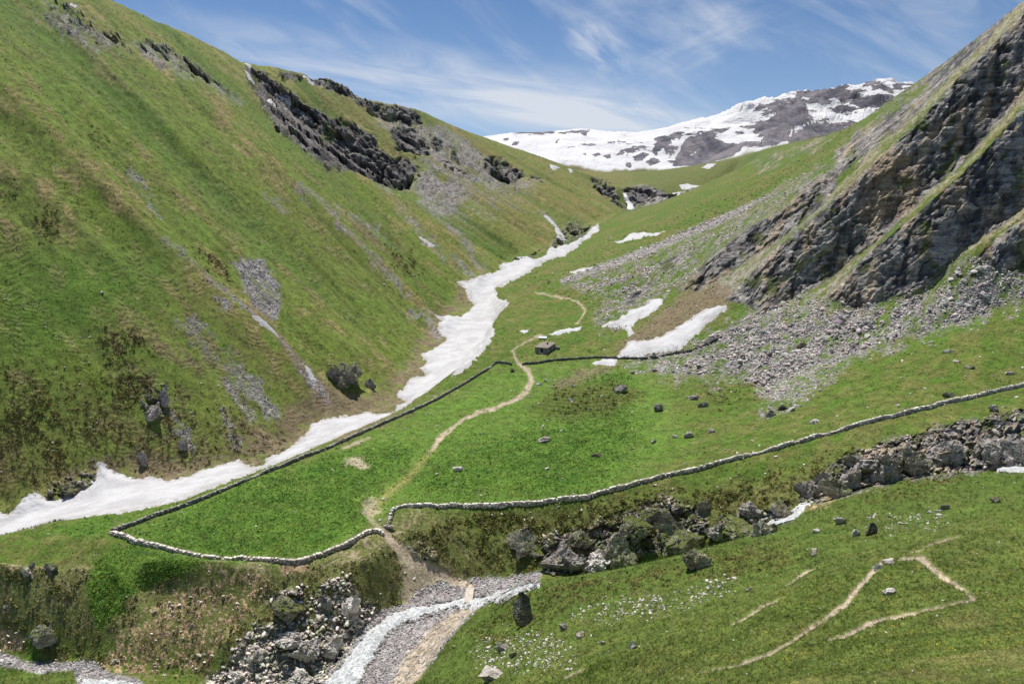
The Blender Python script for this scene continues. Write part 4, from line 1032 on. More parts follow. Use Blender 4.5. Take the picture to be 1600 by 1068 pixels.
def falls(name, pts, label, push=3.0):                              # (u, v, width px): white water standing off the cliff
    ps = []
    for u, v, w in pts:
        p = locate(u, v); m = px_m(p)
        ps.append((p, w * m))
    co, fa = [], []
    n = 9
    rows = []
    for (p, w), (p2, w2) in zip(ps[:-1], ps[1:]):
        for k in range(5):
            rows.append((p + (p2 - p) * k / 5, w + (w2 - w) * k / 5))
    rows.append(ps[-1])
    for i, (p, w) in enumerate(rows):
        for j in range(n):
            a = j / (n - 1) * math.pi
            wj = w * (0.85 + 0.4 * rng.random())
            co.append((p[0] - math.cos(a) * wj / 2, p[1] - push - math.sin(a) * wj * 0.3 + rng.normal() * w * 0.05, p[2]))
    for i in range(len(rows) - 1):
        for j in range(n - 1):
            b0 = i * n + j
            fa.append((b0, b0 + n, b0 + n + 1, b0 + 1))
    return tag(raw_mesh(name, co, fa, M_water, None, True), label, "waterfall")


falls("waterfall", [(974, 302, 5), (977, 308, 6), (979, 314, 7), (983, 320, 8), (985, 327, 10)], "white waterfall plunging over the dark cliff at the valley head", 6)


# ------------------------------------------------------------------ stones
def ico(sub):
    import bmesh
    bm = bmesh.new()
    bmesh.ops.create_icosphere(bm, subdivisions=sub, radius=1.0)
    co = np.array([v.co[:] for v in bm.verts]); fa = np.array([[v.index for v in f.verts] for f in bm.faces])
    bm.free()
    return co, fa


ICO = {k: ico(k) for k in (1, 2, 3, 4, 5)}


def stone(seed, sub=3, cuts=9, dims=(1, 1, 1), rough=0.05, lo=0.45, hi=0.85, crag=0.0):
    r = np.random.default_rng(seed)
    co, fa = ICO[sub]
    co = co.copy()
    for k in range(cuts):
        n = r.normal(size=3); n /= np.linalg.norm(n)
        d = r.uniform(lo, hi)
        e = np.maximum(0, co @ n - d)
        co -= e[:, None] * n
    if rough:
        o = r.uniform(0, 50, 3)
        nn = fbm(co[:, 0] * 1.7 + o[0], co[:, 1] * 1.7 + o[1], co[:, 2] * 1.7 + o[2], octaves=4, gain=0.55, seed=seed % 997)
        co *= (1 + rough * 2.2 * nn)[:, None]
    if crag:
        for fr, am in ((2.1, 0.16), (5.0, 0.075), (11.0, 0.03)):
            vv, ee = cells(co[:, 0] * fr * 1.6 + 9, co[:, 1] * fr + 5, co[:, 2] * fr * 0.7 + 3, seed + int(fr * 7))
            co *= (1 + am * vv * crag - am * 0.8 * crag * smooth(0.14, 0.0, ee))[:, None]
    return co * np.asarray(dims), fa


def rotm(rx, ry, rz):
    return np.array(Euler((rx, ry, rz)).to_matrix())


def scatter(name, temps, pos, size, cols, mat, tilt=0.3, flat=(0.75, 1.0), sink=0.2, smooth_sh=False, seed=1, label=None):
    r = np.random.default_rng(seed)
    n = len(pos)
    which = r.integers(0, len(temps), n)
    CO, FA, CL = [], [], []
    base = 0
    for t, (tc_, tf_) in enumerate(temps):
        m = np.nonzero(which == t)[0]
        if not len(m):
            continue
        a = r.uniform(0, 2 * math.pi, len(m)); tx = r.normal(0, tilt, len(m)); ty = r.normal(0, tilt, len(m))
        sx = size[m] * r.uniform(0.8, 1.3, len(m)); sy = size[m] * r.uniform(0.7, 1.0, len(m)); sz = size[m] * r.uniform(*flat, len(m))
        p = tc_[None] * np.stack([sx, sy, sz], -1)[:, None, :]
        x = p[..., 0] * np.cos(a)[:, None] - p[..., 1] * np.sin(a)[:, None]
        y = p[..., 0] * np.sin(a)[:, None] + p[..., 1] * np.cos(a)[:, None]
        zz = p[..., 2] + x * tx[:, None] + y * ty[:, None]
        q = np.stack([x, y, zz], -1) + pos[m][:, None, :]
        q[..., 2] += (sz * (1 - 2 * sink) * 0.5)[:, None]
        CO.append(q.reshape(-1, 3))
        FA.append((tf_[None] + (np.arange(len(m)) * len(tc_))[:, None, None] + base).reshape(-1, tf_.shape[1]))
        CL.append(np.repeat(cols[m], len(tc_), axis=0))
        base += len(m) * len(tc_)
    o = raw_mesh(name, np.concatenate(CO), np.concatenate(FA), mat, dict(Col=np.concatenate(CL)), smooth_sh)
    tag(o, kind='stuff')
    return o


def sample(mask, n, seed):                                          # points of the ground, evenly over what the camera sees of the mask
    r = np.random.default_rng(seed)
    w = np.clip(mask, 0, 1) * ((U > -120) & (U < 1720) & (V < 1150))
    w = w.ravel() / w.sum()
    k = r.choice(w.size, n, p=w)
    rr, cc = k // NC, k % NC
    r2 = np.clip(rr + 1, 0, NR - 1); c2 = np.clip(cc + 1, 0, NC - 1)
    f = r.random((n, 1)); g = r.random((n, 1))
    p = P3[rr, cc] * (1 - f) * (1 - g) + P3[r2, cc] * f * (1 - g) + P3[rr, c2] * (1 - f) * g + P3[r2, c2] * f * g
    return p, k


def shade(base, n, seed, amp=0.25, hue=0.06):
    r = np.random.default_rng(seed)
    return np.clip(np.asarray(base)[None] * (1 + r.normal(0, amp, (n, 1))) * (1 + r.normal(0, hue, (n, 3))), 0.004, 0.9)


def sizes(p, lo, hi, seed, power=2.5):                              # in photograph pixels, converted to metres
    r = np.random.default_rng(seed)
    px = lo + (hi - lo) * r.random(len(p)) ** power
    return px * (p[:, 1] * CP - p[:, 2] * SP) / F * 0.5


ST = [stone(100 + k, 1, 5, (1, 0.8, 0.62), 0.0, 0.5, 0.85) for k in range(8)]
STL = [stone(120 + k, 2, 9, (1, 0.75, 0.6), 0.03, 0.4, 0.8) for k in range(8)]
p, k = sample(scree * (~is_left) * (Y < 660) * (0.25 + smooth(-0.4, 0.4, n_img)), 21000, 1)
scatter("scree", ST, p, sizes(p, 1.2, 5.6, 2, 3.2), shade(A(196, 189, 183), len(p), 3), M_stones, seed=4)
p, k = sample(scree * (~is_left) * (Y < 330) * (smooth(-0.1, 0.5, n_img) + 2 * zone([(1270, 535), (1300, 505), (1380, 485), (1400, 495), (1340, 520), (1300, 540)], soft=8)), 750, 5)
scatter("scree", STL, p, sizes(p, 5, 14, 6, 2.6), shade(A(172, 165, 160), len(p), 7), M_stones, seed=8)
p, k = sample(scree * is_left, 8000, 9)
scatter("scree", ST, p, sizes(p, 1.0, 3.2, 10, 3), shade(A(180, 174, 172), len(p), 11), M_stones, seed=12)
p, k = sample(gravel * (1 - smooth(-3, -0.5, W1)) * (1 - 0.85 * path), 12000, 13)
scatter("pebbles", ST, p, sizes(p, 1.0, 5.2, 14, 3.6), shade(A(168, 162, 160), len(p), 15, 0.3), M_stones, seed=16)
edge = smooth(-7, -1, W1) * smooth(3, -1, W1)
p, k = sample(edge, 700, 17)
scatter("pebbles", STL, p, sizes(p, 4, 11, 18, 2), shade(A(150, 146, 142), len(p), 19, 0.3), M_stones, seed=20)
# fields of pale stones in the grass of the near slope and below the crags
fld = mx(zone([(742, 1010), (800, 985), (870, 990), (905, 1020), (880, 1045), (800, 1050), (740, 1040)], soft=14, y0=40), zone([(890, 960), (960, 935), (1050, 930), (1130, 900), (1160, 905), (1080, 950), (1000, 965), (900, 975)], soft=10, y0=40))
fld = mx(fld, zone([(1340, 825), (1380, 800), (1470, 795), (1480, 820), (1400, 835)], soft=10, y0=40))
fld = mx(fld, 0.6 * zone([(1030, 945), (1130, 905), (1150, 925), (1050, 960)], soft=8, y0=40))
fld = fld * smooth(-0.25, 0.35, n_fine)
p, k = sample(fld * is_near, 1500, 21)
scatter("scattered_stones", STL, p, sizes(p, 1.4, 7.0, 22, 3.2), shade(A(196, 190, 182), len(p), 23, 0.2), M_stones, seed=24)
p, k = sample((1 - rock) * (1 - gravel) * is_near * (Y > 25), 500, 25)
scatter("scattered_stones", ST, p, sizes(p, 1.6, 5.0, 26, 4), shade(A(196, 190, 182), len(p), 27, 0.2), M_stones, seed=28)
msk = is_mead * (1 - rock) * (Y < 300) * (0.25 + smooth(0.1, 0.5, n_img)) * (1 - 0.8 * lush)
p, k = sample(msk, 900, 29)
scatter("scattered_stones", ST, p, sizes(p, 1.6, 6.0, 30, 4), shade(A(188, 182, 176), len(p), 31, 0.25), M_stones, seed=32)
p, k = sample((is_right * (Y < 700) * (1 - rock) * (0.3 + scree)), 2500, 33)
scatter("scattered_stones", ST, p, sizes(p, 1.4, 5.0, 34, 3), shade(A(164, 158, 158), len(p), 35, 0.25), M_stones, seed=36)
p, k = sample(left_w * (Y < 800) * (1 - rock) * smooth(-0.1, 0.5, n_img + 0.5 * n_fine), 1500, 37)
scatter("scattered_stones", ST, p, sizes(p, 1.2, 3.6, 38, 4), shade(A(188, 182, 176), len(p), 39, 0.25), M_stones, seed=40)
p, k = sample(rock * (Y < 165) * (Y > 118) * is_mead * (U > 780), 1100, 45)
scatter("rubble", STL, p, sizes(p, 2.5, 12, 46, 2.8), shade(A(170, 160, 148), len(p), 47, 0.3), M_stones, seed=48)
p, k = sample(mx(rock * (Y < 125) * (Y > 98) * is_mead, 0.12 * tan * (Y < 130)), 2400, 41)
scatter("rubble", STL, p, sizes(p, 2.0, 11, 42, 3.0), shade(A(206, 196, 182), len(p), 43, 0.28), M_stones, seed=44)


# ------------------------------------------------------------------ low plants
def tuft_template(seed, blades, h, spread, w):
    r = np.random.default_rng(seed)
    co, fa = [], []
    for b in range(blades):
        a = r.uniform(0, 2 * math.pi); d = r.uniform(0, spread)
        x, y = d * math.cos(a), d * math.sin(a)
        lean = r.normal(0, 0.45, 2); hh = h * r.uniform(0.6, 1.15); a2 = r.uniform(0, math.pi)
        dx, dy = w * math.cos(a2), w * math.sin(a2)
        i = len(co)
        co += [(x - dx, y - dy, 0), (x + dx, y + dy, 0), (x + lean[0] * hh, y + lean[1] * hh, hh)]
        fa.append((i, i + 1, i + 2))
    return np.array(co), np.array(fa)


def clump_template(seed, sub=2, jag=0.35, dome=0.6):
    r = np.random.default_rng(seed)
    co, fa = ICO[sub]
    co = co * (1 + r.uniform(-jag, jag, (len(co), 1)))
    co = co * np.array([1, 1, dome])
    co[:, 2] = np.maximum(co[:, 2], -0.25)
    return co, fa


def leafy_template(seed, n=16, size=0.5):
    r = np.random.default_rng(seed)
    co, fa = [], []
    for b in range(n):
        c = r.normal(0, 0.42, 3); c[2] = abs(c[2]) * 0.8
        u = r.normal(size=3); u /= np.linalg.norm(u)
        v = np.cross(u, r.normal(size=3)); v /= np.linalg.norm(v)
        s = size * r.uniform(0.5, 1.1)
        i = len(co)
        co += [tuple(c - u * s), tuple(c + v * s * 0.6), tuple(c + u * s), tuple(c - v * s * 0.6)]
        fa += [(i, i + 1, i + 2), (i, i + 2, i + 3)]
    return np.array(co), np.array(fa)


TUFT = [tuft_template(200 + k, 9, 1.0, 0.55, 0.05) for k in range(6)]
CLUMP = [clump_template(220 + k) for k in range(6)]
LEAFY = [leafy_template(240 + k) for k in range(6)]
near_grass = is_near * (1 - path) * (1 - gravel) * (1 - rock)
p, k = sample(near_grass * (0.4 + 0.6 * smooth(85, 30, Y)), 60000, 51)
c = CF[k] * np.random.default_rng(52).uniform(0.7, 1.9, (len(k), 1))
scatter("grass", TUFT, p, sizes(p, 3.0, 10.0, 53, 1.5), c * (1 + 0.5 * np.clip(n_s.ravel()[k], -0.6, 0.6))[:, None], M_plants, 0.2, (0.7, 1.3), 0.5, seed=54)
fl, k2 = sample(near_grass * smooth(60, 30, Y) * smooth(0.0, 0.4, n_img), 900, 55)
scatter("yellow_flowers", ST[:2], fl + np.array([0, 0, 0.12]), sizes(fl, 1.2, 2.4, 56), shade(A(225, 200, 40), len(fl), 57, 0.15), M_plants, seed=58)
p, k = sample(lush, 26000, 61)
c = shade(A(122, 148, 66), len(p), 62, 0.36, 0.1) * (1 + 0.5 * np.clip(-n_img.ravel()[k], -0.5, 0.7))[:, None]
scatter("meadow_plants", LEAFY, p, sizes(p, 1.6, 4.0, 63, 1.8), c, M_plants, 0.1, (0.6, 1.0), 0.35, seed=64)
gm = is_mead * (Y < 330) * (1 - lush) * (1 - rock) * (1 - path) * (1 - gravel) * (1 - scree)
p, k = sample(gm, 24000, 65)
c = CF[k] * np.random.default_rng(66).uniform(0.7, 1.75, (len(k), 1))
scatter("grass", LEAFY, p, sizes(p, 1.2, 3.4, 67, 2.2), c, M_plants, 0.1, (0.5, 0.9), 0.4, seed=68)
p, k = sample(heath * (Y < 320) * (~is_left), 13000, 71)
c = shade(A(118, 122, 66), len(p), 72, 0.3, 0.1)
scatter("heath_shrubs", LEAFY, p, sizes(p, 2.0, 7.0, 73, 2.6), c, M_plants, 0.15, (0.6, 1.0), 0.35, seed=74)
p, k = sample(heath * is_left * (Y < 700), 3500, 81)
scatter("heath_shrubs", LEAFY, p, sizes(p, 2.0, 6.5, 82, 2.0), shade(A(120, 114, 68), len(p), 83, 0.3, 0.1), M_plants, 0.15, (0.6, 1.0), 0.35, seed=84)
p, k = sample(left_w * (Y < 620) * (1 - rock) * (1 - scree) * (0.35 + smooth(0.0, 0.4, n_fine)) * (1 - 0.7 * dirt), 15000, 85)
c = CF[k] * np.random.default_rng(86).uniform(0.8, 1.9, (len(k), 1))
scatter("grass", LEAFY, p, sizes(p, 1.2, 3.6, 87, 2.4), c, M_plants, 0.1, (0.5, 0.9), 0.4, seed=88)
p, k = sample(is_right * (Y < 620) * (1 - rock) * (1 - scree), 9000, 89)
c = CF[k] * np.random.default_rng(90).uniform(0.6, 1.6, (len(k), 1))
scatter("grass", LEAFY, p, sizes(p, 1.2, 3.2, 91, 2.4), c, M_plants, 0.1, (0.5, 0.9), 0.4, seed=92)
print("scatter", round(time.time() - T0, 1))

# ------------------------------------------------------------------ dry-stone walls
BOX = np.array([(x, y, z_) for x in (-.5, .5) for y in (-.5, .5) for z_ in (-.5, .5)])
BOXF = np.array([(0, 1, 3, 2), (4, 6, 7, 5), (0, 4, 5, 1), (2, 3, 7, 6), (0, 2, 6, 4), (1, 5, 7, 3)])


def stone_wall(pts, label, width=0.7, height=1.05, tone=(150, 146, 142), seed=0, rough=0.2):
    r = np.random.default_rng(seed)
    w = []
    for q in pts:
        p = at(*q) if len(q) == 3 else locate(*q)
        w.append((p[0], p[1]))
    w = np.array(w)
    d = np.r_[0, np.cumsum(np.hypot(*np.diff(w, axis=0).T))]
    n = int(d[-1] / 0.42)
    s = np.linspace(0, d[-1], n)
    x = np.interp(s, d, w[:, 0]); y = np.interp(s, d, w[:, 1])
    for _ in range(6):
        x[1:-1] = 0.25 * x[:-2] + 0.5 * x[1:-1] + 0.25 * x[2:]; y[1:-1] = 0.25 * y[:-2] + 0.5 * y[1:-1] + 0.25 * y[2:]
    x += 0.12 * np.interp(s, s[::7], r.normal(size=len(s[::7]))); y += 0.12 * np.interp(s, s[::7], r.normal(size=len(s[::7])))
    zz = np.array([ground_z(a, b) for a, b in zip(x, y)])
    for _ in range(3):
        zz[1:-1] = 0.25 * zz[:-2] + 0.5 * zz[1:-1] + 0.25 * zz[2:]
    hh = height * (1 + rough * np.interp(s, s[::5], r.uniform(-1, 0.6, len(s[::5])))) * (1 - 0.45 * smooth(0.45, 0.8, fbm(s / 9.0, s * 0 + seed, octaves=2, seed=seed)))
    co, fa, cl = [], [], []
    for i in range(n - 1):
        ax, ay = x[i + 1] - x[i], y[i + 1] - y[i]
        l = math.hypot(ax, ay); ax /= l; ay /= l
        ang = math.atan2(ay, ax)
        courses = 3
        for c in range(courses):
            if c == 2 and r.random() < 0.07:
                continue
            hc = hh[i] / courses
            dims = np.array([l * r.uniform(0.95, 1.35), width * r.uniform(0.8, 1.12) * (1 - 0.10 * c), hc * r.uniform(0.95, 1.25)])
            b_ = BOX * dims * (1 + r.uniform(-0.14, 0.14, BOX.shape))
            b_ = b_ @ rotm(r.normal(0, 0.07), r.normal(0, 0.09), ang + r.normal(0, 0.13)).T
            b_ += (x[i] + r.normal(0, 0.09), y[i] + r.normal(0, 0.09), zz[i] - 0.1 + hc * (c + 0.5))
            fa.append(BOXF + len(co) * 8); co.append(b_)
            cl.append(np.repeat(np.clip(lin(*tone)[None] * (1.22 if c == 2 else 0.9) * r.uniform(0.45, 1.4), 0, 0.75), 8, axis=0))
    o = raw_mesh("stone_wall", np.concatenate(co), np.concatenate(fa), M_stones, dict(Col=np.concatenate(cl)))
    return tag(o, label, "dry-stone wall", "walls round the walled meadow")


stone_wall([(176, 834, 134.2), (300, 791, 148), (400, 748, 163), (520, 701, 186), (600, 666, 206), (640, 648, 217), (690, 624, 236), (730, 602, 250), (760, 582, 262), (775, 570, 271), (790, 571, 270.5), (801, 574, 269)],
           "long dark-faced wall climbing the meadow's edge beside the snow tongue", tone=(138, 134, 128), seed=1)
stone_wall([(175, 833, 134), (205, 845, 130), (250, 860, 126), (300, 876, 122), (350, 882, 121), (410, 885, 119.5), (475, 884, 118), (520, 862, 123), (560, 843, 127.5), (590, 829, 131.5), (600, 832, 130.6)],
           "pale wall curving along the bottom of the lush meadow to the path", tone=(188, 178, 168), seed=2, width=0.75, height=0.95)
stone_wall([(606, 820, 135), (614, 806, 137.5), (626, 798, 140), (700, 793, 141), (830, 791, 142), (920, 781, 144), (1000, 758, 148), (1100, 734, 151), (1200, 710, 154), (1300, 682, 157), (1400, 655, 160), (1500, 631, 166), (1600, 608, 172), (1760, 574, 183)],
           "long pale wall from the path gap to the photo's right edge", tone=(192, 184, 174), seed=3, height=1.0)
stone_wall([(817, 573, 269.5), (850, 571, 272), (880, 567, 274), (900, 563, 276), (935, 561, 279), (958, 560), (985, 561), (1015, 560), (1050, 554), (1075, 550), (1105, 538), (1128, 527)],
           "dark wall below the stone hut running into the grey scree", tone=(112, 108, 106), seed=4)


# ------------------------------------------------------------------ hut, shelter, footbridge
def empty(name, loc, rz=0.0):
    o = bpy.data.objects.new(name, None)
    o.location = loc; o.rotation_euler = (0, 0, rz)
    COLL.objects.link(o)
    return o


def boxes(name, items, mat, parent, jit=0.0, cols=None, seed=0):     # items: (centre, dims, rotation z)
    r = np.random.default_rng(seed)
    co, fa, cl = [], [], []
    for k, (c, d, rz) in enumerate(items):
        b_ = (BOX * np.array(d)) @ rotm(0, 0, rz).T
        if jit:
            b_ = b_ + r.normal(0, jit, b_.shape)
        fa.append(BOXF + len(co) * 8); co.append(b_ + np.array(c))
        if cols is not None:
            cl.append(np.repeat(cols[k][None], 8, axis=0))
    return raw_mesh(name, np.concatenate(co), np.concatenate(fa), mat, dict(Col=np.concatenate(cl)) if cols is not None else None, parent=parent)


def stone_shell(name, lx, ly, h, parent, openings=(), seed=0, tone=(150, 146, 140), bl=0.55, ht=0.3, th=0.45):
    r = np.random.default_rng(seed)
    items, cols = [], []
    for side in range(4):
        run = lx if side % 2 == 0 else ly
        off = (ly if side % 2 == 0 else lx) / 2
        z_ = -0.8; row = 0
        while z_ < h - 0.02:
            hh = min(ht * r.uniform(0.85, 1.15), h - z_)
            s = -run / 2 + (0.0 if row % 2 else -0.15)
            while s < run / 2:
                l = bl * r.uniform(0.7, 1.4); e = min(s + l, run / 2)
                mid = (s + e) / 2
                if e - s > 0.05 and not any(o_[0] == side and o_[1] < mid < o_[2] and o_[3] < z_ + hh / 2 < o_[4] for o_ in openings):
                    pr = r.normal(0, 0.025)
                    pos = {0: (mid, -off + pr), 1: (off + pr, mid), 2: (mid, off + pr), 3: (-off + pr, mid)}[side]
                    items.append(((pos[0], pos[1], z_ + hh / 2), (e - s - 0.02, th, hh - 0.02), math.pi / 2 * (side % 2)))
                    cols.append(np.clip(lin(*tone) * r.uniform(0.6, 1.4), 0, 0.7))
                s = e
            z_ += hh; row += 1
    return boxes(name, items, M_stones, parent, 0.012, cols, seed)


def flat_mat(name, rgb, rough=0.8, amp=0.3, scale=3.0):
    m, N, bs = new_mat(name)
    pos = N.n('ShaderNodeTexCoord').outputs['Object']
    b = N.noise(pos, scale, 5, 0.65)
    N.set(bs.inputs['Base Color'], N.mix(N.ramp(b, 0.3, 0.7), tuple(lin(*rgb) * (1 - amp)), tuple(lin(*rgb) * (1 + amp))))
    bs.inputs['Roughness'].default_value = rough
    N.set(bs.inputs['Normal'], N.n('ShaderNodeBump', Height=b, Distance=0.05, Strength=0.5).outputs[0])
    return m


M_roof = flat_mat("weathered_roof", (150, 140, 130), 0.85, 0.22, 1.2)
M_dark = flat_mat("dark_opening", (22, 22, 24), 0.9)
M_wood = flat_mat("grey_timber", (196, 186, 172), 0.8, 0.18, 2.0)
M_beam = flat_mat("old_beam", (104, 94, 82), 0.85)
M_metal = flat_mat("pale_metal_sheet", (206, 214, 222), 0.45, 0.08, 1.0)

hp = locate(852, 547)
hut = empty("stone_hut", (hp[0], hp[1], hp[2] + 0.1), math.radians(-24))
tag(hut, "low dark stone hut with a flat grey roof above the wall", "hut")
HX, HY, HH = 5.2, 9.6, 2.15
stone_shell("wall", HX, HY, HH, hut, ((0, -0.2, 0.8, -1, 1.66), (1, -1.6, -0.5, -1, 1.62)), 5)
rf = boxes("roof", [((0, 0, HH + 0.10), (HX + 0.7, HY + 0.7, 0.18), 0)], M_roof, hut)
rf.data.vertices.foreach_set('co', (np.array([v.co[:] for v in rf.data.vertices]) + np.array([[0, 0, 0.05 * v.co.y] for v in rf.data.vertices])).astype(np.float32).ravel())
boxes("roof_slab", [((x_, y_, HH + 0.22 + 0.05 * y_), (1.42, 1.6, 0.05), 0) for x_ in np.arange(-2.25, 2.3, 1.5) for y_ in np.arange(-4.2, 4.3, 1.68)], M_roof, rf, 0.02, None, 3)
boxes("chimney", [((0.5, 1.2, HH + 0.55), (0.5, 0.5, 0.9), 0), ((0.5, 1.2, HH + 1.03), (0.62, 0.62, 0.08), 0)], M_dark, rf)
dr = boxes("door", [((0.3, -HY / 2 + 0.05, 0.45), (0.95, 0.08, 2.4), 0)], M_dark, hut)
boxes("handle", [((0.62, -HY / 2 - 0.02, 0.95), (0.05, 0.06, 0.16), 0)], M_metal, dr)
boxes("door", [((HX / 2 - 0.05, -1.05, 0.45), (0.08, 1.05, 2.35), 0)], M_dark, hut)
boxes("lintel", [((0.3, -HY / 2 - 0.03, 1.76), (1.5, 0.5, 0.2), 0)], M_roof, hut)
boxes("lintel", [((HX / 2 + 0.03, -1.05, 1.72), (0.5, 1.6, 0.2), 0)], M_roof, hut)
stone_shell("annexe", 1.8, 1.6, 1.2, hut, (), 6).location = (HX / 2 + 1.2, HY / 2 - 0.6, 0)
boxes("doorstep", [((0.2, -HY / 2 - 0.7, -0.25), (2.2, 0.9, 0.5), 0)], M_roof, hut, 0.05)

sp_ = locate(848, 529)
sh = empty("shelter", (sp_[0], sp_[1], sp_[2]), math.radians(-6))
tag(sh, "small low shelter with a pale bluish roof behind the stone hut", "shelter")
stone_shell("wall", 3.2, 1.8, 0.75, sh, ((0, -0.5, 0.5, -1, 0.6),), 7)
r2 = boxes("roof", [((0, 0, 0.86), (3.7, 2.5, 0.10), 0)], M_metal, sh)
r2.rotation_euler = (math.radians(12), 0, 0)
boxes("ridge_strip", [((0, 0, 0.93), (0.12, 2.5, 0.05), 0)], M_metal, r2)

b0, b1 = np.array(at(731.7, 943, 119.2)), np.array(at(734.3, 917, 124.6))
bx, by = (b0[0] + b1[0]) / 2, (b0[1] + b1[1]) / 2
blen = math.hypot(b1[0] - b0[0], b1[1] - b0[1])
bz = max(ground_z(b0[0], b0[1], Zw), ground_z(b1[0], b1[1], Zw), b0[2] - 0.1) + 0.25
br = empty("footbridge", (bx, by, bz), math.atan2(b1[1] - b0[1], b1[0] - b0[0]))
tag(br, "short plank footbridge without railings across the white stream", "footbridge")
r = np.random.default_rng(3)
np_ = int(blen / 0.24)
boxes("deck", [((-blen / 2 + 0.24 * (k + 0.5), r.normal(0, 0.02), 0.14 + r.normal(0, 0.006)), (0.21, 1.62 + r.normal(0, 0.04), 0.06), 0) for k in range(np_)], M_wood, br)
for s_ in (-0.55, 0.55):
    boxes("beam", [((0, s_, -0.02), (blen + 0.6, 0.2, 0.25), 0)], M_beam, br)
for s_ in (-1, 1):
    boxes("abutment", [((s_ * (blen / 2 + 0.1), q, -0.45 - 0.3 * k), (0.8, 0.7, 0.32), 0.1 * q) for q in (-0.7, 0, 0.7) for k in range(3)], M_rock, br, 0.05)

# ------------------------------------------------------------------ rock outcrops and boulders
def outcrop(label, u, v, w, h, seed, mat=None, tilt=0.0, blocks=3, depth=0.9, name="rock_outcrop", cat="rock outcrop", group=None, sub=4, crag=1.0):
    p = locate(u, v)
    m = px_m(p)
    r = np.random.default_rng(seed)
    W_, H_ = w * m, h * m * 1.1
    if group == 'crags along the stream gorge':
        W_ *= 1.05; H_ *= 0.86
    co, fa = [], []
    base = 0
    for b_ in range(blocks):
        f = 1.0 if b_ == 0 else r.uniform(0.45, 0.75)
        c, t = stone(seed * 13 + b_, min(5, sub + 1) if b_ == 0 and w > 26 else sub, 11, (W_ * 0.6 * f, W_ * 0.5 * depth * f, H_ * 0.72 * f), 0.07, 0.35, 0.8, crag)
        c = c @ rotm(r.normal(0, 0.12), tilt + r.normal(0, 0.12), r.uniform(-0.4, 0.4)).T
        o_ = (0, 0, H_ * (0.22 if cat != 'boulder' or 'slab' in label else 0.10)) if b_ == 0 else (r.uniform(-0.38, 0.38) * W_, r.uniform(-0.3, 0.25) * W_, H_ * r.uniform(0.05, 0.38))
        co.append(c + np.array(o_)); fa.append(t + base); base += len(c)
    o = raw_mesh(name, np.concatenate(co), np.concatenate(fa), mat or M_crag)
    o.location = (p[0], p[1] + W_ * 0.12, p[2])
    return tag(o, label, cat, group)


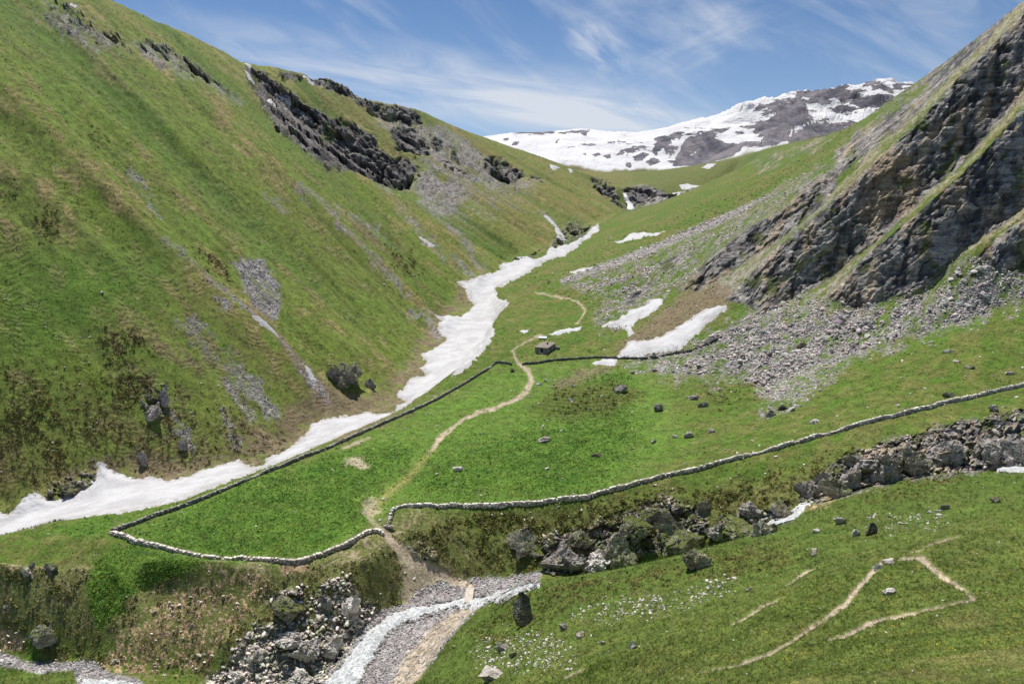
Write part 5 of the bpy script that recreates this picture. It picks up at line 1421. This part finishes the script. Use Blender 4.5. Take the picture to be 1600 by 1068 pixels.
M_crag2 = rock_material('gorge_crag_rock', tuple(lin(100, 96, 92)), tuple(lin(212, 202, 188)), 0.5, 0.6)
GC = "crags along the stream gorge"
for args in (
    ("broad rounded rock face stained brown above the dark gorge pool", 1384, 748, 78, 48, 11, M_rock, 0.1, 3),
    ("upright cracked crag right of the rounded brown face", 1428, 742, 42, 58, 12, M_crag2, 0.2, 3),
    ("square dark block perched at the rounded face's upper left", 1338, 728, 30, 24, 13, M_crag2, 0.0, 2),
    ("tall leaning slab rising over rubble in the right gorge", 1478, 722, 50, 54, 14, M_rock, 0.5, 3),
    ("knobbly reddish crag in the gorge near the right edge", 1548, 712, 44, 42, 15, M_rock, 0.2, 4),
    ("slanting grey slab by the white water at the right edge", 1590, 730, 50, 50, 16, M_rock, -0.6, 3),
    ("wedge shaped grey block below the square dark block", 1330, 757, 34, 32, 17, M_rock, 0.3, 2),
    ("jumbled block leaning over the upper rapids", 1304, 778, 36, 34, 18, M_crag2, 0.2, 3),
    ("angular pale-topped block left of the upper rapids", 1262, 776, 28, 34, 19, M_rock, 0.1, 2),
    ("small stacked block among the jumble beside the rapids", 1286, 752, 22, 22, 20, M_rock, 0.0, 2),
    ("dark rounded rock right above the foaming pool", 1222, 806, 28, 18, 21, M_crag2, 0.0, 2),
    ("pale slab with smooth face at the gorge's lower end", 880, 890, 56, 60, 22, M_rock, 0.35, 2),
    ("dark notched crag above the pale slab", 902, 850, 40, 30, 23, M_crag2, 0.0, 3),
    ("dark jagged crag above the pebble bank", 820, 862, 46, 38, 24, M_crag2, 0.1, 4),
    ("dark leaning wall in the middle of the lower gorge", 958, 884, 48, 58, 25, M_crag2, 0.4, 3),
    ("pale broken rock between slab and dark wall", 924, 892, 40, 30, 26, M_pale, 0.2, 4),
    ("dark crag with grassy top stepping up to the wall", 990, 836, 48, 36, 27, M_crag2, 0.3, 3),
    ("pale-topped notched crag highest above the lower gorge", 1025, 812, 46, 30, 28, M_crag2, 0.4, 3),
    ("long pale-crowned crag left of the mossy hump", 1056, 852, 88, 46, 29, M_crag2, 0.3, 4),
    ("small dark twin spires on the heath below the gorge", 1090, 888, 34, 40, 30, M_crag2, 0.1, 3),
    ("dark two-humped rock left of the foaming pool", 1158, 832, 54, 28, 31, M_crag2, 0.0, 3),
    ("jagged grey rock between the two-humped rock and the pool", 1196, 834, 34, 24, 45, M_crag2, 0.2, 4),
    ("grey crag with grassy crown left of the two-humped rock", 1126, 836, 34, 26, 46, M_rock, 0.3, 4),
    ("low grey rock above the two-humped rock on the gorge side", 1180, 804, 36, 20, 47, M_rock, 0.2, 4),
    ("dark slab leaning left on the bank above the pool", 1102, 796, 22, 28, 32, M_crag2, -0.6, 1),
    ("cluster of dark boulders on the heath above the stream", 450, 966, 48, 38, 33, M_crag2, 0.2, 5),
    ("grey boulder balanced beside the dark cluster above the stream", 506, 950, 24, 24, 34, M_rock, 0.3, 1),
    ("tall pale spire of rock on the stream's left bank", 550, 956, 22, 42, 35, M_pale, 0.25, 3),
    ("wide grey ledge of blocks left of the pale bank rocks", 452, 1005, 49, 24, 36, M_pale, 0.3, 4),
    ("pale smooth slab in the middle of the left bank", 482, 1020, 40, 30, 37, M_pale, 0.3, 3),
    ("pale jumbled rock just above the rushing stream", 522, 1020, 35, 27, 38, M_pale, 0.1, 5),
    ("pale block nearest the stream at the photo's bottom edge", 475, 1068, 38, 25, 39, M_pale, 0.1, 4),
    ("lone grey block among heath left of the pale slabs", 402, 1035, 27, 18, 40, M_pale, 0.1, 3),
    ("pale rubble topped rock at the bottom edge of the bank", 372, 1062, 32, 17, 41, M_pale, 0.1, 4),
    ("dark overhanging boulder above the gravel in the lower left", 70, 1000, 44, 34, 42, M_crag2, 0.0, 3),
    ("small dark rocky hollow near the left edge under the snow", 44, 895, 26, 18, 43, M_crag2, 0.0, 2),
    ("second dark hollow rock beside the one under the snow", 80, 893, 22, 16, 44, M_crag2, 0.0, 2),
):
    outcrop(*args[:7], tilt=args[7], blocks=args[8], group=GC)
HC = "outcrops at the foot of the hillside"
for args in (
    ("brown craggy outcrop with bushes on top beside the gully", 532, 600, 60, 40, 51, M_crag, 0.2, 4),
    ("small grey rock right of the craggy outcrop", 580, 606, 18, 16, 52, M_rock, 0.2, 2),
    ("tall pale boulder standing on the lower hillside", 240, 656, 24, 34, 53, M_rock, 0.5, 1),
    ("pale rock rib above the tall pale boulder", 256, 632, 16, 30, 54, M_rock, 0.3, 2),
    ("round grey boulder at the hillside foot above the snow", 224, 727, 16, 24, 55, M_rock, 0.0, 1),
    ("low broken rocks at the snow's edge below dark heath", 110, 770, 40, 16, 56, M_crag, 0.0, 5),
    ("mid grey rock on the brown earth above the snow", 286, 702, 14, 16, 57, M_rock, 0.0, 2),
):
    outcrop(*args[:7], tilt=args[7], blocks=args[8], group=HC)

BG = "single boulders in the valley"
for label, u, v, w, h, seed, mat in (
    ("big grey boulder on the bright grass below the scree", 971, 611, 22, 14, 1, M_rock),
    ("dark boulder beside the gap in the upper wall", 799, 581, 10, 8, 2, M_crag),
    ("pale boulder at the bend of the earth track", 842, 602, 11, 8, 3, M_pale),
    ("second pale boulder right of the one at the track's bend", 854, 596, 8, 6, 4, M_pale),
    ("white angular boulder among the terraced hummocks", 894, 626, 10, 7, 5, M_pale),
    ("white boulder below the big grey boulder", 941, 622, 9, 6, 6, M_pale),
    ("grey boulder half sunk in the right of the lush meadow", 934, 713, 17, 8, 7, M_crag),
    ("flat pale stone heap beside the earth track in the meadow", 716, 735, 16, 8, 8, M_pale),
    ("white flat stone in the lush meadow above the wall", 854, 733, 10, 5, 9, M_pale),
    ("pale stone in the meadow near the lower track", 600, 780, 8, 4, 10, M_pale),
    ("low rubble heap in the middle of the upper meadow", 851, 690, 22, 8, 11, M_rock),
    ("grey boulder above the long pale wall", 1113, 676, 14, 10, 12, M_rock),
    ("flat grey slab left of the boulder above the wall", 1076, 683, 16, 8, 13, M_rock),
    ("pale stone beneath the flat grey slab", 1055, 684, 10, 5, 14, M_pale),
    ("small grey boulder on the left of the slab", 1022, 692, 10, 8, 15, M_rock),
    ("leaning dark slab at the edge of the lush grass", 1028, 642, 18, 12, 16, M_rock),
    ("dark mossy rock below the terraced bank", 1098, 636, 18, 9, 17, M_rock),
    ("long dark rock on the bank above the mossy rock", 1084, 624, 26, 8, 18, M_rock),
    ("grey tilted rock pair on the open pasture", 1206, 650, 16, 12, 19, M_rock),
    ("dark rock cap beside the tilted pair on the pasture", 1222, 640, 16, 12, 20, M_crag),
    ("pale stones at the middle of the right pasture", 1270, 661, 16, 8, 21, M_pale),
    ("black boulder just above the pale wall at right", 1484, 620, 18, 11, 22, M_crag),
    ("dark block standing on the grey scree", 1252, 542, 16, 14, 23, M_crag),
    ("bright white boulder on the grass below the scree", 1479, 550, 12, 8, 24, M_pale),
    ("pale boulder right under the bright white boulder", 1494, 565, 10, 7, 25, M_pale),
    ("dark lump in the upper right pasture", 1518, 576, 15, 10, 26, M_crag),
    ("grey stone above the pale wall near the right edge", 1577, 584, 16, 8, 27, M_rock),
    ("grey boulder on the gorge rim below the wall", 1556, 641, 20, 12, 28, M_rock),
    ("dark squarish boulder alone on the near slope at right", 1557, 784, 20, 16, 29, M_crag),
    ("smooth pale boulder on the near slope by the gorge", 1313, 818, 20, 15, 30, M_pale),
    ("round pale boulder beside a dark slab on the near slope", 1338, 836, 14, 11, 31, M_pale),
    ("dark pointed slab next to the round pale boulder", 1362, 834, 26, 16, 32, M_crag),
    ("large flat white slab where the near path turns", 1389, 880, 26, 9, 33, M_pale),
    ("white stone at the top of the descending path", 1374, 888, 15, 9, 34, M_pale),
    ("white stones in the triangle between the near paths", 1392, 927, 20, 9, 35, M_pale),
    ("tall black leaning slab on the knoll by the stream", 824, 972, 34, 46, 36, M_crag),
    ("pale-topped square boulder right of the black slab", 881, 984, 13, 14, 37, M_rock),
    ("pinkish boulder in the stone field near the bottom", 786, 1014, 19, 14, 38, M_rock),
    ("dark boulder right of the pinkish one in the stone field", 801, 1026, 16, 16, 39, M_crag),
    ("grey boulder in the green hollow of the near slope", 910, 995, 17, 10, 40, M_rock),
    ("small round grey boulder in the green hollow", 944, 1006, 10, 9, 41, M_rock),
    ("pale boulder alone on the shoulder of the near slope", 990, 1012, 16, 16, 42, M_pale),
    ("long mossy slab lying at the photo's bottom edge", 768, 1062, 60, 14, 43, M_rock),
    ("white boulder on the knoll above the black slab", 791, 942, 9, 9, 44, M_pale),
    ("grey boulder at the foot of the stony field near the gorge", 1272, 870, 12, 8, 45, M_rock),
    ("flat white stone in the hollow left of the paths", 1274, 862, 18, 6, 46, M_pale),
    ("pale stone beneath the gorge's mossy bank", 1276, 832, 13, 8, 47, M_pale),
    ("white stone at the edge of the hollow's stones", 1172, 922, 10, 7, 48, M_pale),
    ("grey slab by the hollow's right end", 1476, 796, 14, 9, 49, M_rock),
    ("rubble pillar at the right side of the path gap", 607, 826, 16, 8, 50, M_rock),
    ("dark rock in the snow tongue's lower end", 285, 760, 10, 5, 51, M_crag),
    ("small dark rock on the snow above its twin", 302, 746, 6, 4, 52, M_crag),
):
    big = w >= 18
    outcrop(label, u, v, w, h, 700 + seed, mat, tilt=(-0.5 if "black" in label else 0.55) if "leaning" in label else 0.0, blocks=1 if "stones" not in label and "heap" not in label else 4,
            name="boulder", cat="boulder", group=BG, sub=4 if big else 3, depth=0.8, crag=0.45)

# smaller boulders: nothing tells these apart within their patch of ground
PROTO = []
for k in range(7):
    c, t = stone(900 + k, 3, 11, (1, 0.8, 0.62), 0.05, 0.4, 0.8)
    me = bpy.data.objects.new("tmp", None)
    o = raw_mesh("boulder", c, t, M_rock if k == 3 else M_pale)
    PROTO.append(o)
PLACED = 0


def strew(mask, n, lo, hi, label, group, seed):
    global PLACED
    p, k = sample(mask, n, seed)
    s = sizes(p, lo, hi, seed + 1, 2)
    r = np.random.default_rng(seed + 2)
    for i in range(n):
        src = PROTO[i % len(PROTO)]
        o = src.copy() if PLACED >= len(PROTO) else PROTO[PLACED]
        if PLACED >= len(PROTO):
            COLL.objects.link(o)
        PLACED += 1
        o.location = (p[i][0], p[i][1], p[i][2] + s[i] * 0.15)
        o.scale = s[i] * np.array([r.uniform(0.8, 1.3), r.uniform(0.8, 1.1), r.uniform(0.7, 1.0)])
        o.rotation_euler = (r.normal(0, 0.25), r.normal(0, 0.25), r.uniform(0, 6.28))
        tag(o, label, "boulder", group)


strew(fld * is_near, 70, 5, 11, "small pale boulder in the stony grass of the near slope", "small boulders on the near slope", 501)
strew(is_mead * (1 - rock) * (1 - lush) * (Y < 260) * (Y > 145) * (U > 850), 55, 4, 8, "small grey boulder strewn on the right pasture below the scree", "small boulders on the right pasture", 511)
strew(is_mead * (1 - rock) * (Y < 240) * (Y > 140) * (U < 850) * (U > 560), 20, 4, 7, "small pale stone lying in the walled meadow", "small stones in the walled meadow", 521)
strew(left_w * (Y < 420) * (1 - rock) * (V > 420), 40, 3, 6, "small pale boulder on the lower hillside above the snow", "small boulders on the hillside", 531)
strew(scree * is_right * (Y < 300), 60, 9, 16, "large angular block in the grey scree below the crags", "large blocks in the scree", 541)
print("objects", round(time.time() - T0, 1))
